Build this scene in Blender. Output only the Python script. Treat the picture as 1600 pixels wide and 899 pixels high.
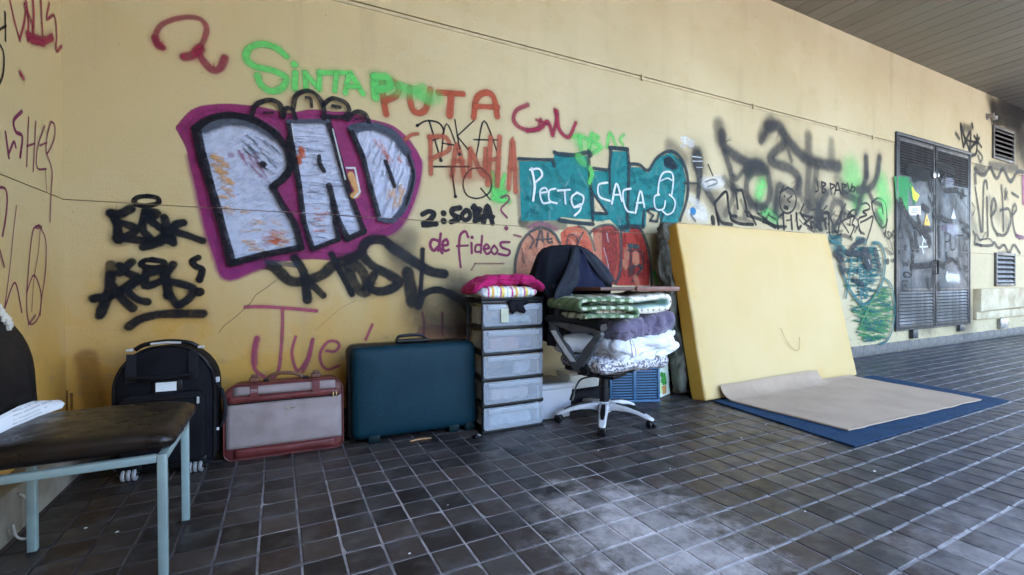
import bpy, bmesh, math, random
from mathutils import Vector, Matrix, noise
from mathutils.geometry import tessellate_polygon
random.seed(7)
for o in list(bpy.data.objects): bpy.data.objects.remove(o)
SC = bpy.context.scene
COL = SC.collection
R_ = math.radians

# ------------------------------------------------------------------ camera
FOC, YAW, PIT, ROL = 719.16, R_(26.937), R_(-.4827), R_(-.2809)   # focal length in px of a 1600 px wide picture
CAM = Vector((0, 0, 1.0)); WALL_Y = 3.371; LEFT_X = -1.047
S1, S2, CEIL = 1.475, 2.974, 4.22                                # wall joints, ceiling height
_F = Vector((math.sin(YAW), math.cos(YAW), 0)); _R = Vector((math.cos(YAW), -math.sin(YAW), 0)); _U = Vector((0, 0, 1))
F2 = _F*math.cos(PIT) + _U*math.sin(PIT); _U2 = _U*math.cos(PIT) - _F*math.sin(PIT)
R3 = _R*math.cos(ROL) + _U2*math.sin(ROL); U3 = _U2*math.cos(ROL) - _R*math.sin(ROL)
cd = bpy.data.cameras.new('camera'); cam = bpy.data.objects.new('camera', cd); COL.objects.link(cam)
cd.sensor_fit = 'HORIZONTAL'; cd.sensor_width = 36; cd.lens = 36*FOC/1600; cd.clip_end = 3000; cd.clip_start = .02
m3 = Matrix((R3, U3, -F2)).transposed(); cam.matrix_world = Matrix.Translation(CAM) @ m3.to_4x4()
SC.camera = cam
SC.unit_settings.scale_length = .84

# ------------------------------------------------------------------ sky, sun, exposure
SUN_EL, SUN_AZ = R_(48), R_(15)          # the sun stands behind the building
wd = bpy.data.worlds.new('World'); SC.world = wd; wd.use_nodes = True
nt = wd.node_tree; bg = nt.nodes['Background']; sk = nt.nodes.new('ShaderNodeTexSky')
sk.sky_type = 'NISHITA'; sk.sun_disc = False; sk.sun_elevation = SUN_EL; sk.sun_rotation = SUN_AZ
sk.air_density = 1.0; sk.dust_density = 4.0; sk.ozone_density = 1.0
nt.links.new(sk.outputs[0], bg.inputs[0]); bg.inputs[1].default_value = .13
sl = bpy.data.lights.new('sun', 'SUN'); sl.energy = 1.5; sl.angle = R_(12); sl.color = (1, .95, .88)
so = bpy.data.objects.new('sun', sl); COL.objects.link(so)
sdir = Vector((math.sin(SUN_AZ)*math.cos(SUN_EL), math.cos(SUN_AZ)*math.cos(SUN_EL), math.sin(SUN_EL)))
so.rotation_euler = (-sdir).to_track_quat('-Z', 'Y').to_euler(); so.location = (0, 0, 20)
SC.view_settings.view_transform = 'Standard'; SC.view_settings.look = 'None'
SC.view_settings.exposure = 4.1; SC.view_settings.gamma = 1; SC.view_settings.use_curve_mapping = False
SC.render.engine = 'CYCLES'; SC.cycles.transparent_max_bounces = 40; SC.cycles.max_bounces = 8; SC.cycles.diffuse_bounces = 5

# ------------------------------------------------------------------ helpers: rays, objects
def ray(x, y): return F2 + R3*((x-800)/FOC) - U3*((y-449.5)/FOC)
def on_plane(x, y, ax, v):
    d = ray(x, y); return CAM + d*((v-CAM[ax])/d[ax])
def link(name, me, parent=None, loc=None):
    o = bpy.data.objects.new(name, me); COL.objects.link(o)
    if parent: o.parent = parent
    if loc is not None: o.location = loc
    return o
def tag(o, label=None, cat=None, group=None, kind=None):
    if label: o['label'] = label
    if cat: o['category'] = cat
    if group: o['group'] = group
    if kind: o['kind'] = kind
    return o
def thing(name, label, cat, loc=(0, 0, 0), rz=0, group=None):
    o = bpy.data.objects.new(name, None); COL.objects.link(o); o.empty_display_size = .1
    o.location = loc; o.rotation_euler = (0, 0, rz)
    return tag(o, label, cat, group)
def obj(name, bm, mats, parent=None, smooth=True, label=None, bevel=0, sub=0, loc=None, rot=None, angle=40):
    me = bpy.data.meshes.new(name)
    bmesh.ops.recalc_face_normals(bm, faces=bm.faces)
    bm.to_mesh(me); bm.free()
    for m in (mats if isinstance(mats, (list, tuple)) else [mats]): me.materials.append(m)
    o = link(name, me, parent, loc)
    if rot: o.rotation_euler = rot
    if smooth:
        me.polygons.foreach_set('use_smooth', [True]*len(me.polygons))
        if smooth != 'all': me.set_sharp_from_angle(angle=R_(angle))
    if bevel:
        b = o.modifiers.new('bevel', 'BEVEL'); b.width = bevel; b.segments = 2; b.limit_method = 'ANGLE'; b.angle_limit = R_(40)
        b.harden_normals = False
        me.polygons.foreach_set('use_smooth', [True]*len(me.polygons))
        me.set_sharp_from_angle(angle=R_(180))
    if sub:
        s = o.modifiers.new('sub', 'SUBSURF'); s.levels = sub; s.render_levels = sub
    if label: o['label'] = label
    return o
def B(): return bmesh.new()
def box(bm, x0, x1, y0, y1, z0, z1, mi=0, M=None):
    vs = [bm.verts.new((x, y, z)) for x in (x0, x1) for y in (y0, y1) for z in (z0, z1)]
    if M: 
        for v in vs: v.co = M @ v.co
    for f in ((0,1,3,2),(4,6,7,5),(0,4,5,1),(2,3,7,6),(0,2,6,4),(1,5,7,3)):
        fc = bm.faces.new([vs[i] for i in f]); fc.material_index = mi
    return vs
def bx(*a, M=None):
    bm = B(); box(bm, *a, M=M); return bm
def rings(bm, rs, closed=True, cap=True, mi=0):
    L = [[bm.verts.new(p) for p in r] for r in rs]; n = len(rs[0])
    for a, b in zip(L, L[1:]):
        for i in range(n if closed else n-1):
            j = (i+1) % n
            bm.faces.new((a[i], a[j], b[j], b[i])).material_index = mi
    if cap and closed:
        bm.faces.new(L[0][::-1]).material_index = mi; bm.faces.new(L[-1]).material_index = mi
    return L
def tube(bm, pts, r, n=8, mi=0, flat=1.0, up=None):
    pts = [Vector(p) for p in pts]; rs = []
    for i, p in enumerate(pts):
        t = (pts[min(i+1, len(pts)-1)] - pts[max(i-1, 0)]).normalized()
        u = Vector(up) if up else (Vector((0, 0, 1)) if abs(t.z) < .9 else Vector((0, 1, 0)))
        a = t.cross(u).normalized(); b = a.cross(t).normalized()
        rr = r[i] if isinstance(r, (list, tuple)) else r
        rs.append([p + a*math.cos(k*2*math.pi/n)*rr + b*math.sin(k*2*math.pi/n)*rr*flat for k in range(n)])
    rings(bm, rs, mi=mi)
def smoothpts(P, k=5):
    P = [Vector(p) for p in P]; out = []
    if len(P) < 3:
        return [P[0].lerp(P[-1], t/k) for t in range(k+1)] if len(P) == 2 else P
    for i in range(len(P)-1):
        p0 = P[i-1] if i else P[0]*2-P[1]; p1 = P[i]; p2 = P[i+1]; p3 = P[i+2] if i+2 < len(P) else P[-1]*2-P[-2]
        for s in range(k):
            t = s/k
            out.append(.5*((2*p1)+(p2-p0)*t+(2*p0-5*p1+4*p2-p3)*t*t+(3*p1-p0-3*p2+p3)*t**3))
    out.append(P[-1]); return out
def lathe(bm, prof, c=(0, 0, 0), n=16, axis='Z', mi=0):
    c = Vector(c); rs = []
    for r, h in prof:
        ring = []
        for k in range(n):
            a = 2*math.pi*k/n; x, y = max(r, .0004)*math.cos(a), max(r, .0004)*math.sin(a)
            ring.append(c + (Vector((x, y, h)) if axis == 'Z' else Vector((h, x, y)) if axis == 'X' else Vector((x, h, y))))
        rs.append(ring)
    rings(bm, rs, mi=mi)
def rbox(bm, c, s, r, n=(6, 6, 2), k=3, fn=None, mi=0, rz=None):
    """a box with rounded edges as a fine grid; fn bends every point (given in the box's own frame)"""
    hx = [v/2 for v in s]; r3 = r if isinstance(r, (list, tuple)) else (r, r, r)
    r3 = [min(a, b*.999) for a, b in zip(r3, hx)]; ax = []
    for h, q, m in zip(hx, r3, n):
        inn = [-(h-q) + 2*(h-q)*i/m for i in range(m+1)]
        lo = [-h + q*(1-math.cos(math.pi/2*i/k)) if False else -h + q*i/k for i in range(k)]
        ax.append(lo + inn + [-v for v in lo[::-1]])
    N = [len(a) for a in ax]; V = {}
    c = Vector(c)
    def vert(i, j, l):
        if (i, j, l) in V: return V[i, j, l]
        p = Vector((ax[0][i], ax[1][j], ax[2][l])); q = Vector([max(-(h-q_), min(h-q_, v)) for v, h, q_ in zip(p, hx, r3)])
        d = Vector([(a-b)/q_ for a, b, q_ in zip(p, q, r3)])
        if d.length > 1e-9:
            mx = max(abs(v) for v in d); d = d.normalized()*mx
        p = q + Vector([a*b for a, b in zip(d, r3)])
        if fn: p = Vector(fn(p))
        if rz: p = Matrix.Rotation(rz, 3, 'Z') @ p
        V[i, j, l] = bm.verts.new(c + p); return V[i, j, l]
    def quad(a, b, c_, d): bm.faces.new([vert(*t) for t in (a, b, c_, d)]).material_index = mi
    for i in range(N[0]-1):
        for j in range(N[1]-1):
            for l in (0, N[2]-1): quad((i, j, l), (i+1, j, l), (i+1, j+1, l), (i, j+1, l))
    for i in range(N[0]-1):
        for l in range(N[2]-1):
            for j in (0, N[1]-1): quad((i, j, l), (i+1, j, l), (i+1, j, l+1), (i, j, l+1))
    for j in range(N[1]-1):
        for l in range(N[2]-1):
            for i in (0, N[0]-1): quad((i, j, l), (i, j+1, l), (i, j+1, l+1), (i, j, l+1))
def nz(p, s=1.0, seed=0): return noise.noise(Vector(p)*s + Vector((seed*7.3, seed*3.1, seed*1.7)))
def crease(p, s, seed=0, k=5.0):
    return max(0, 1-abs(nz(p, s, seed))*k)**2
def crumple(fn, amt, s, h, seed=0, ref=(.3, .2, .08)):
    """wraps a bending function with sharp little creases pressed in along the surface normal of a cushion"""
    def f(p):
        p0 = Vector(p); q = Vector(fn(p)); d = Vector((p0.x/ref[0]**2*.3, p0.y/ref[1]**2, p0.z/ref[2]**2))
        d = d.normalized() if d.length > 1e-6 else Vector((0, 0, 1)); w = Vector((p0.x, p0.y*1.4, p0.z*h))
        return q - d*amt*(crease(w, s, seed) + .6*crease(w, s*1.9, seed+3, 4)) + d*amt*.5*nz(w, s*1.3, seed+9)
    return f
def outline_rr(w, h, r, n=6):
    """rounded rectangle outline centred on x, from z=0 to h; r = (bottom-left, bottom-right, top-right, top-left)"""
    if not isinstance(r, (list, tuple)): r = (r,)*4
    cs = ((-w/2+r[0], r[0], 180, r[0]), (w/2-r[1], r[1], 270, r[1]), (w/2-r[2], h-r[2], 0, r[2]), (-w/2+r[3], h-r[3], 90, r[3]))
    return [(cx+q*math.cos(R_(a0+90*i/n)), cz+q*math.sin(R_(a0+90*i/n))) for cx, cz, a0, q in cs for i in range(n+1)]
def extr(bm, ol, y0, y1, inset=0, mi=0, crown=0, capmi=None):
    """an outline in x, z pushed along y with softened rims"""
    cx = sum(p[0] for p in ol)/len(ol); cz = sum(p[1] for p in ol)/len(ol)
    w = max(abs(p[0]-cx) for p in ol); h = max(abs(p[1]-cz) for p in ol)
    def ring(y, i): return [(cx+(x-cx)*(1-i/w), y, cz+(z-cz)*(1-i/h)) for x, z in ol]
    if inset:
        q = inset*(1 if y1 > y0 else -1)
        rs = [ring(y0, inset), ring(y0+q*.3, inset*.3), ring(y0+q, 0), ring(y1-q, 0), ring(y1-q*.3, inset*.3), ring(y1, inset)]
    else: rs = [ring(y0, 0), ring(y1, 0)]
    rings(bm, rs, mi=mi)

# ------------------------------------------------------------------ materials
def nodes_of(name):
    m = bpy.data.materials.new(name); m.use_nodes = True; t = m.node_tree
    return m, t, t.nodes['Principled BSDF']
class G:
    """tiny node writer"""
    def __init__(s, t): s.t = t
    def n(s, typ, **kw):
        nd = s.t.nodes.new('ShaderNode'+typ)
        for k, v in kw.items(): setattr(nd, k, v)
        return nd
    def put(s, sock, v):
        if isinstance(v, bpy.types.NodeSocket): s.t.links.new(v, sock)
        elif v is not None:
            if sock.type == 'RGBA' and len(v) == 3: v = (*v, 1)
            sock.default_value = v
    def math(s, op, a, b=None, c=None, clamp=False):
        nd = s.n('Math', operation=op, use_clamp=clamp)
        for k, v in enumerate((a, b, c)):
            if v is not None: s.put(nd.inputs[k], v)
        return nd.outputs[0]
    def mix(s, f, a, b, mode='MIX'):
        nd = s.n('Mix', data_type='RGBA', blend_type=mode); s.put(nd.inputs[0], f); s.put(nd.inputs[6], a); s.put(nd.inputs[7], b); return nd.outputs[2]
    def noise(s, scale, detail=3, vec=None, rough=.55, dist=0):
        nd = s.n('TexNoise'); nd.inputs['Scale'].default_value = scale; nd.inputs['Detail'].default_value = detail
        nd.inputs['Roughness'].default_value = rough; nd.inputs['Distortion'].default_value = dist
        if vec: s.t.links.new(vec, nd.inputs['Vector'])
        return nd.outputs['Fac']
    def ramp(s, v, a, b, lo=0, hi=1, smooth=True):
        nd = s.n('MapRange', interpolation_type='SMOOTHSTEP' if smooth else 'LINEAR', clamp=True); s.put(nd.inputs[0], v)
        for k, x in enumerate((a, b, lo, hi)): s.put(nd.inputs[k+1], x)
        return nd.outputs[0]
    def pos(s): return s.n('NewGeometry').outputs['Position']
    def obco(s): return s.n('TexCoord').outputs['Object']
    def xyz(s, v):
        nd = s.n('SeparateXYZ'); s.t.links.new(v, nd.inputs[0]); return nd.outputs
    def scale(s, v, sx, sy, sz):
        nd = s.n('Mapping'); s.t.links.new(v, nd.inputs[0]); nd.inputs['Scale'].default_value = (sx, sy, sz); return nd.outputs[0]
    def bump(s, h, strength, dist, bsdf):
        nd = s.n('Bump'); s.put(nd.inputs['Height'], h); nd.inputs['Strength'].default_value = strength; nd.inputs['Distance'].default_value = dist
        s.t.links.new(nd.outputs[0], bsdf.inputs['Normal'])
def MAT(name, c, rough=.6, c2=None, vs=6, bs=80, bump=.15, bd=.004, metal=0, spec=.5, lo=.35, hi=.7, sheen=0, trans=0, alpha=1, coat=0):
    m, t, p = nodes_of(name); g = G(t); co = g.obco()
    if c2 is None: c2 = tuple(v*.72 for v in c)
    g.put(p.inputs['Base Color'], g.mix(g.ramp(g.noise(vs, 4, co), lo, hi), c, c2))
    g.put(p.inputs['Roughness'], g.ramp(g.noise(vs*2.3, 3, co), .3, .7, max(rough-.08, .02), min(rough+.1, 1)))
    p.inputs['Metallic'].default_value = metal; p.inputs['Specular IOR Level'].default_value = spec
    if sheen: p.inputs['Sheen Weight'].default_value = sheen
    if trans: p.inputs['Transmission Weight'].default_value = trans
    if coat: p.inputs['Coat Weight'].default_value = coat
    p.inputs['Alpha'].default_value = alpha
    if bump: g.bump(g.noise(bs, 4, co), bump, bd, p)
    return m
# ------------------------------------------------------------------ setting: materials
def plaster(name, side=False):
    m, t, p = nodes_of(name); g = G(t); P = g.pos(); x, y, z = g.xyz(P)
    n1 = g.noise(.7, 4, P); n2 = g.noise(5, 5, P); n3 = g.noise(2.2, 5, g.scale(P, 1.5, 1.5, .35))
    col = g.mix(g.ramp(n1, .35, .65), (.49, .415, .262), (.445, .37, .225))
    col = g.mix(g.math('MULTIPLY', g.ramp(n2, .5, .75), .35), col, (.40, .315, .17))
    # warmer light painted in as ochre, to the left and low down in the corner
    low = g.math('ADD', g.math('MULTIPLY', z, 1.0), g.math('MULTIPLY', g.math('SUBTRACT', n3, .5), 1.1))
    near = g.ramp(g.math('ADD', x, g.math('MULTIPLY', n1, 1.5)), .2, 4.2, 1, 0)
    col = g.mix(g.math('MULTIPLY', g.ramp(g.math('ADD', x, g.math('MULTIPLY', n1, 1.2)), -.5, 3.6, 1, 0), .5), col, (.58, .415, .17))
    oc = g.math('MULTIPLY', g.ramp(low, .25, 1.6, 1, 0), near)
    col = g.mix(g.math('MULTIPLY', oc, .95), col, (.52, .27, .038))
    # scuffs and grey rubbing behind the stored things
    sc = g.math('MULTIPLY', g.ramp(g.noise(9, 6, g.scale(P, 1, 1, 1.6)), .56, .72), g.ramp(z, .1, 1.0, .55, 0))
    col = g.mix(sc, col, (.2, .16, .11))
    # soot above the far grille
    d = g.n('VectorMath', operation='DISTANCE'); t.links.new(g.scale(P, 1, 1, 1.25), d.inputs[0]); d.inputs[1].default_value = (12.5, WALL_Y, 5.1)
    st = g.ramp(g.math('ADD', d.outputs['Value'], g.math('MULTIPLY', g.math('SUBTRACT', g.noise(3, 5, P), .5), 1.0)), .45, 1.75, .95, 0)
    col = g.mix(st, col, (.02, .018, .016))
    streak = g.ramp(g.noise(1, 5, g.scale(P, 5, 5, .45), .6), .52, .78, 0, .22)
    col = g.mix(streak, col, (.27, .21, .13))
    patch = g.ramp(g.noise(1.1, 3, g.scale(P, 1, 1, 1.3)), .545, .56, 0, .10)
    col = g.mix(patch, col, (.56, .50, .36))
    speck = g.ramp(g.noise(38, 2, P), .71, .77, 0, .7)
    col = g.mix(speck, col, (.2, .15, .1))
    g.put(p.inputs['Base Color'], col); p.inputs['Roughness'].default_value = .72; p.inputs['Specular IOR Level'].default_value = .25
    h = g.math('ADD', g.noise(150, 4, P, .7), g.math('MULTIPLY', g.noise(7, 4, g.scale(P, 1, 1, 1.8)), 1.6))
    g.bump(h, .4, .007, p); return m
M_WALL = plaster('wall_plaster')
M_JOINT = MAT('joint_mastic', (.20, .16, .10), .8)
M_STRIP = MAT('joint_lip', (.5, .41, .25), .7)

def floor_mat(grout=False):
    m, t, p = nodes_of('floor_grout' if grout else 'quarry_tile'); g = G(t); P = g.pos(); x, y, z = g.xyz(P)
    fx = g.math('DIVIDE', g.math('SUBTRACT', x, TX0), TP); fy = g.math('DIVIDE', g.math('SUBTRACT', TY0, y), TP)
    big = g.noise(1.3, 4, P); mid = g.noise(7, 5, P, .6); fine = g.noise(40, 4, P)
    # pale cement residue spilt on the paving
    def blob(cx, cy, sx, sy, a, b):
        dx = g.math('DIVIDE', g.math('SUBTRACT', x, cx), sx); dy = g.math('DIVIDE', g.math('SUBTRACT', y, cy), sy)
        d = g.math('SQRT', g.math('ADD', g.math('MULTIPLY', dx, dx), g.math('MULTIPLY', dy, dy)))
        wob = g.math('ADD', g.math('MULTIPLY', g.math('SUBTRACT', g.noise(6, 6, P, .68), .5), 2.3), g.math('MULTIPLY', g.math('SUBTRACT', g.noise(22, 6, P, .75), .5), 1.1))
        return g.ramp(g.math('ADD', d, wob), a, b, 1, 0)
    res = g.math('MAXIMUM', blob(1.30, 1.36, .38, .54, .25, 1.3), g.math('MULTIPLY', blob(1.0, 1.05, .5, .25, .3, 1.3), .8))
    res = g.math('MAXIMUM', res, g.math('MULTIPLY', blob(2.45, .62, .6, .3, .3, 1.3), .45))  # fainter blob at lower right paints in bright sky haze
    res = g.math('MULTIPLY', res, g.ramp(g.noise(13, 6, P, .75), .3, .62, .45, 1.0))
    if grout:
        ix = g.math('ABSOLUTE', g.math('SUBTRACT', g.math('FRACT', fx), .5))     # .5 on a joint that runs towards the wall
        cross = g.ramp(ix, .43, .47)
        # joints running across are swept clean of cement in the right half: dark there
        clean = g.math('MULTIPLY', cross, g.ramp(g.math('ADD', x, g.math('MULTIPLY', g.noise(2, 4, P), 1.4)), 2.0, 2.9))
        col = g.mix(g.ramp(mid, .3, .7), (.46, .445, .46), (.17, .16, .16))
        # dirt trodden in near the wall and in the corner
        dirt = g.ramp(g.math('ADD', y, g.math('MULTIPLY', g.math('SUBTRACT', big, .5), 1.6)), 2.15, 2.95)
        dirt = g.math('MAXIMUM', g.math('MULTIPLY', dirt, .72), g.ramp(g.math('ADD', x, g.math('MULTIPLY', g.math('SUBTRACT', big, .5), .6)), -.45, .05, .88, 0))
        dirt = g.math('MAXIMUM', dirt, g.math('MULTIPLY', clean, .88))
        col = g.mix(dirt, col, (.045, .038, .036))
        rn = .85
    else:
        wn = g.n('TexWhiteNoise', noise_dimensions='2D'); cb = g.n('CombineXYZ')
        g.put(cb.inputs[0], g.math('FLOOR', fx)); g.put(cb.inputs[1], g.math('FLOOR', fy)); t.links.new(cb.outputs[0], wn.inputs['Vector'])
        r = wn.outputs['Value']
        res = g.math('MULTIPLY', res, g.ramp(r, 0, 1, .62, 1.0)); col = g.mix(r, (.013, .0105, .0105), (.066, .056, .051))
        wn2 = g.n('TexWhiteNoise', noise_dimensions='3D'); t.links.new(cb.outputs[0], wn2.inputs['Vector']); g.put(cb.inputs[2], 3.3)
        col = g.mix(g.math('MULTIPLY', g.ramp(wn2.outputs['Value'], .5, 1), .35), col, (.085, .05, .04))
        cloud = g.ramp(mid, .45, .72)
        col = g.mix(g.math('MULTIPLY', cloud, .5), col, (.125, .118, .12))
        col = g.mix(g.math('MULTIPLY', g.ramp(fine, .6, .8), .18), col, (.2, .19, .185))
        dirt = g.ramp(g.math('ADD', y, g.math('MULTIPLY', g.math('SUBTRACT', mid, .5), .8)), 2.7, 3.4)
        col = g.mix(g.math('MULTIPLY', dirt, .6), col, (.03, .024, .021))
        col = g.mix(g.ramp(g.math('SUBTRACT', x, y), .2, 3.0, 0, .55), col, g.mix(cloud, (.036, .050, .082), (.084, .102, .145)))  # bluish sky sheen painted into the tiles towards the lower right
        rn = .40
    col = g.mix(g.math('MULTIPLY', res, .8 if not grout else .85), col, (.60, .555, .55))
    # soot on the paving by the far corner
    so_ = g.math('MULTIPLY', g.ramp(x, 9.2, 11.5), g.ramp(g.math('ADD', y, g.math('MULTIPLY', big, .8)), 2.6, 3.6))
    col = g.mix(g.math('MULTIPLY', so_, .85), col, (.01, .009, .009))
    g.put(p.inputs['Base Color'], col); g.put(p.inputs['Roughness'], g.math('ADD', g.math('MULTIPLY', res, .35), g.ramp(g.noise(11, 4, P), .3, .7, rn-.07, rn+.14)))
    p.inputs['Specular IOR Level'].default_value = .42 if not grout else .2
    g.bump(g.math('ADD', g.noise(60, 4, P), g.math('MULTIPLY', mid, 1.5)), .22, .004, p); return m
TP, TX0, TY0 = .142, -.0733, 2.797
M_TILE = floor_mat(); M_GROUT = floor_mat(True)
M_CONC = MAT('concrete', (.42, .39, .33), .85, (.28, .25, .21), 3, 60, .4, .006)
M_KERB = MAT('kerb_concrete', (.30, .27, .22), .85, (.17, .145, .11), 5, 60, .4, .006)
M_SKIRT = MAT('skirting_stone', (.14, .135, .128), .6, (.07, .065, .06), 9, 70, .2)
M_PAVE = MAT('outer_paving', (.30, .29, .28), .85, (.24, .23, .22), .6, 30, .3)
def ceil_mat():
    m, t, p = nodes_of('ceiling_lacquer'); g = G(t); P = g.pos(); x, y, z = g.xyz(P)
    wn = g.n('TexWhiteNoise', noise_dimensions='1D'); g.put(wn.inputs['W'], g.math('FLOOR', g.math('DIVIDE', g.math('SUBTRACT', x, 5.197), .2465)))
    col = g.mix(wn.outputs['Value'], (.15, .135, .10), (.18, .165, .125))
    col = g.mix(g.ramp(g.noise(3, 4, g.scale(P, 1, .3, 1)), .45, .75, 0, .5), col, (.2, .185, .15))
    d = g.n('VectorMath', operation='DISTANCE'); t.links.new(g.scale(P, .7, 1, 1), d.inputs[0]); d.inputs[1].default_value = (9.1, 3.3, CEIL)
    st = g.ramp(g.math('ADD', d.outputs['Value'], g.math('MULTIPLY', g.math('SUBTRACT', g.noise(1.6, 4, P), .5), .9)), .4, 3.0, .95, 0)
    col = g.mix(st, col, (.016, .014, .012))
    g.put(p.inputs['Base Color'], col); p.inputs['Roughness'].default_value = .5; return m
M_CEIL = ceil_mat()
M_GAP = MAT('ceiling_void', (.02, .02, .018), .9)

# ------------------------------------------------------------------ ground and tiled floor
gr = B(); box(gr, -900, 900, -900, 900, -.6, -.03); tag(obj('ground', gr, M_PAVE), kind='structure')
FX0, FX1, FY0 = -8, 118, 33                     # tile index ranges
floor = obj('floor', bx(TX0+TP*FX0, TX0+TP*FX1, TY0-TP*FY0, WALL_Y+.05, -.029, -.0035), M_GROUT, smooth=False); tag(floor, kind='structure')
rt = random.Random(3)
def tile_bm(bm, cx, cy, dz=0, w=TP/2-.0042, tx=0, ty=0, ch=.0028):
    # twelve-sided outline with worn, slightly chipped edges
    base = [(-1, -1), (-.36, -1), (.38, -1), (1, -1), (1, -.35), (1, .37), (1, 1), (.35, 1), (-.38, 1), (-1, 1), (-1, .36), (-1, -.37)]
    jt = [(rt.uniform(-.0007, .0007), rt.uniform(-.0007, .0007)) for _ in base]
    for c4 in (0, 3, 6, 9):
        if rt.random() < .16: jt[c4] = (-base[c4][0]*rt.uniform(.003, .008), -base[c4][1]*rt.uniform(.003, .008))
    def ring(q, z): return [bm.verts.new((cx+a*q+u, cy+b*q+v, z+dz+tx*a*q+ty*b*q)) for (a, b), (u, v) in zip(base, jt)]
    a, b, c = ring(w, -.008), ring(w, -ch*.8), ring(w-ch, 0)
    for p, q in ((a, b), (b, c)):
        for i in range(12): bm.faces.new((p[i], p[(i+1) % 12], q[(i+1) % 12], q[i]))
    bm.faces.new(c)
def to_px(P):
    v = Vector(P)-CAM; d = v.dot(F2)
    return (800+FOC*v.dot(R3)/d, 449.5-FOC*v.dot(U3)/d, d) if d > .05 else None
cells = []
for i in range(FX0, FX1):
    for j in range(-4, FY0):
        cx, cy = TX0+TP*(i+.5), TY0-TP*(j+.5)
        if cx < LEFT_X-.02 or cy > WALL_Y+.02: continue
        q = to_px((cx, cy, 0)); area = 0
        if q and -20 < q[0] < 1620 and 0 < q[1] < 925:
            area = (FOC/q[2])**2*TP*TP*(1/Vector((cx, cy, 1)).length)
            if 1160 < q[0] < 1500 and 600 < q[1] < 690 and cy > 1.55 and cx > 3.1: area = 0     # under the mat
        cells.append((area, cx, cy))
cells.sort(reverse=True)
tms = []
for k in range(24):
    b = B(); tile_bm(b, 0, 0, 0, TP/2-.0042-rt.uniform(0, .0009), rt.uniform(-.006, .006), rt.uniform(-.006, .006)); me = bpy.data.meshes.new('tile')
    bmesh.ops.recalc_face_normals(b, faces=b.faces); b.to_mesh(me); b.free(); me.materials.append(M_TILE); tms.append(me)
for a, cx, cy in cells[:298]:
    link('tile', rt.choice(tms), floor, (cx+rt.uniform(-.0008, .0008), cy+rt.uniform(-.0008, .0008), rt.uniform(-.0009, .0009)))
b = B()
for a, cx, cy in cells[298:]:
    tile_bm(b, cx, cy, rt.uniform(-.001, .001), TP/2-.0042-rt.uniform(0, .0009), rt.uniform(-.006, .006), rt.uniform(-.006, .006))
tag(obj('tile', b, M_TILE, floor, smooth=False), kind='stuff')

# ------------------------------------------------------------------ walls
wall = thing('wall', 'long yellow plaster wall covered in graffiti behind the stored belongings', 'wall', (0, WALL_Y, 0))
WX1 = 16.5
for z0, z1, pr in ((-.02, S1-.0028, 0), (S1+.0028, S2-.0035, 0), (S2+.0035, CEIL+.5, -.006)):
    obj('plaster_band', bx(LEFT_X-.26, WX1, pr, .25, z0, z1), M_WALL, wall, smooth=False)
obj('joint_filler', bx(LEFT_X-.2, WX1, .009, .24, S1-.003, S1+.003), M_JOINT, wall, smooth=False)
obj('joint_filler', bx(LEFT_X-.2, WX1, .009, .24, S2-.004, S2+.004), M_JOINT, wall, smooth=False)
b = B(); xx = LEFT_X
while xx < WX1:
    L = rt.uniform(1.4, 2.4); x1 = min(xx+L, WX1); box(b, xx, x1-.006, -.007, -.001, S2-.030, S2-.014+rt.uniform(-.001, .001)); xx = x1
for xx in (3.1, 4.72, 6.35, 7.2): box(b, xx, xx+.022, -.02, -.0005, S2-.04, S2+.012)
obj('joint_lip', b, M_STRIP, wall, smooth=False)
sk_me = bx(-.147, .147, -.014, .0, .0, .142); 
sk0 = obj('skirting_tile', sk_me, M_SKIRT, wall, bevel=.003, loc=(LEFT_X+.15, -.0005, .001))
for k in range(1, 58):
    o = sk0.copy(); COL.objects.link(o); o.location = (LEFT_X+.15+.297*k, -.0005-rt.uniform(0, .0016), .001+rt.uniform(-.001, .003))
lwall = thing('wall', 'short yellow side wall with maroon scrawls left of the corner', 'wall', (LEFT_X, WALL_Y, 0))
LW0 = -3.9
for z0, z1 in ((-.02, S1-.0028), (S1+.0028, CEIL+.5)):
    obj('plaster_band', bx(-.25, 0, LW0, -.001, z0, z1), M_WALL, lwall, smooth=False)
obj('joint_filler', bx(-.24, -.009, LW0, -.001, S1-.003, S1+.003), M_JOINT, lwall, smooth=False)
b = B()
for k in range(5):
    y1 = -.03-.75*k; box(b, .001, .105, y1-.744, y1, 0, .19+(.004 if k % 2 else 0))
obj('kerb_block', b, M_KERB, lwall, bevel=.008)

# ------------------------------------------------------------------ ceiling planks
ceil = obj('ceiling', bx(LEFT_X-.25, 17.5, -.5, WALL_Y+.28, CEIL+.52, CEIL+.7), M_GAP, smooth=False); tag(ceil, kind='structure')
pb = B(); y0, y1 = -.5, WALL_Y-.008
ol = [(-.1205, .035), (-.1205, .006), (-.1145, 0), (.1145, 0), (.1205, .006), (.1205, .035)]
rings(pb, [[(x, y0, z) for x, z in ol], [(x, y1, z) for x, z in ol]])
pl0 = obj('ceiling_plank', pb, M_CEIL, ceil, smooth=False, loc=(5.197+.123-.2465*25, 0, CEIL+.0))
for k in range(-24, 50):
    o = pl0.copy(); COL.objects.link(o); o.location = (5.197+.123+.2465*k, 0, CEIL+rt.uniform(-.0015, .0015)); 
obj('ceiling_void', bx(LEFT_X+.01, 17.3, -.48, WALL_Y-.02, CEIL+.036, CEIL+.05), M_GAP, ceil, smooth=False)
obj('fascia', bx(LEFT_X-.25, 17.5, -.6, -.504, CEIL-.02, CEIL+.7), M_STRIP, ceil, smooth=False)

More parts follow.
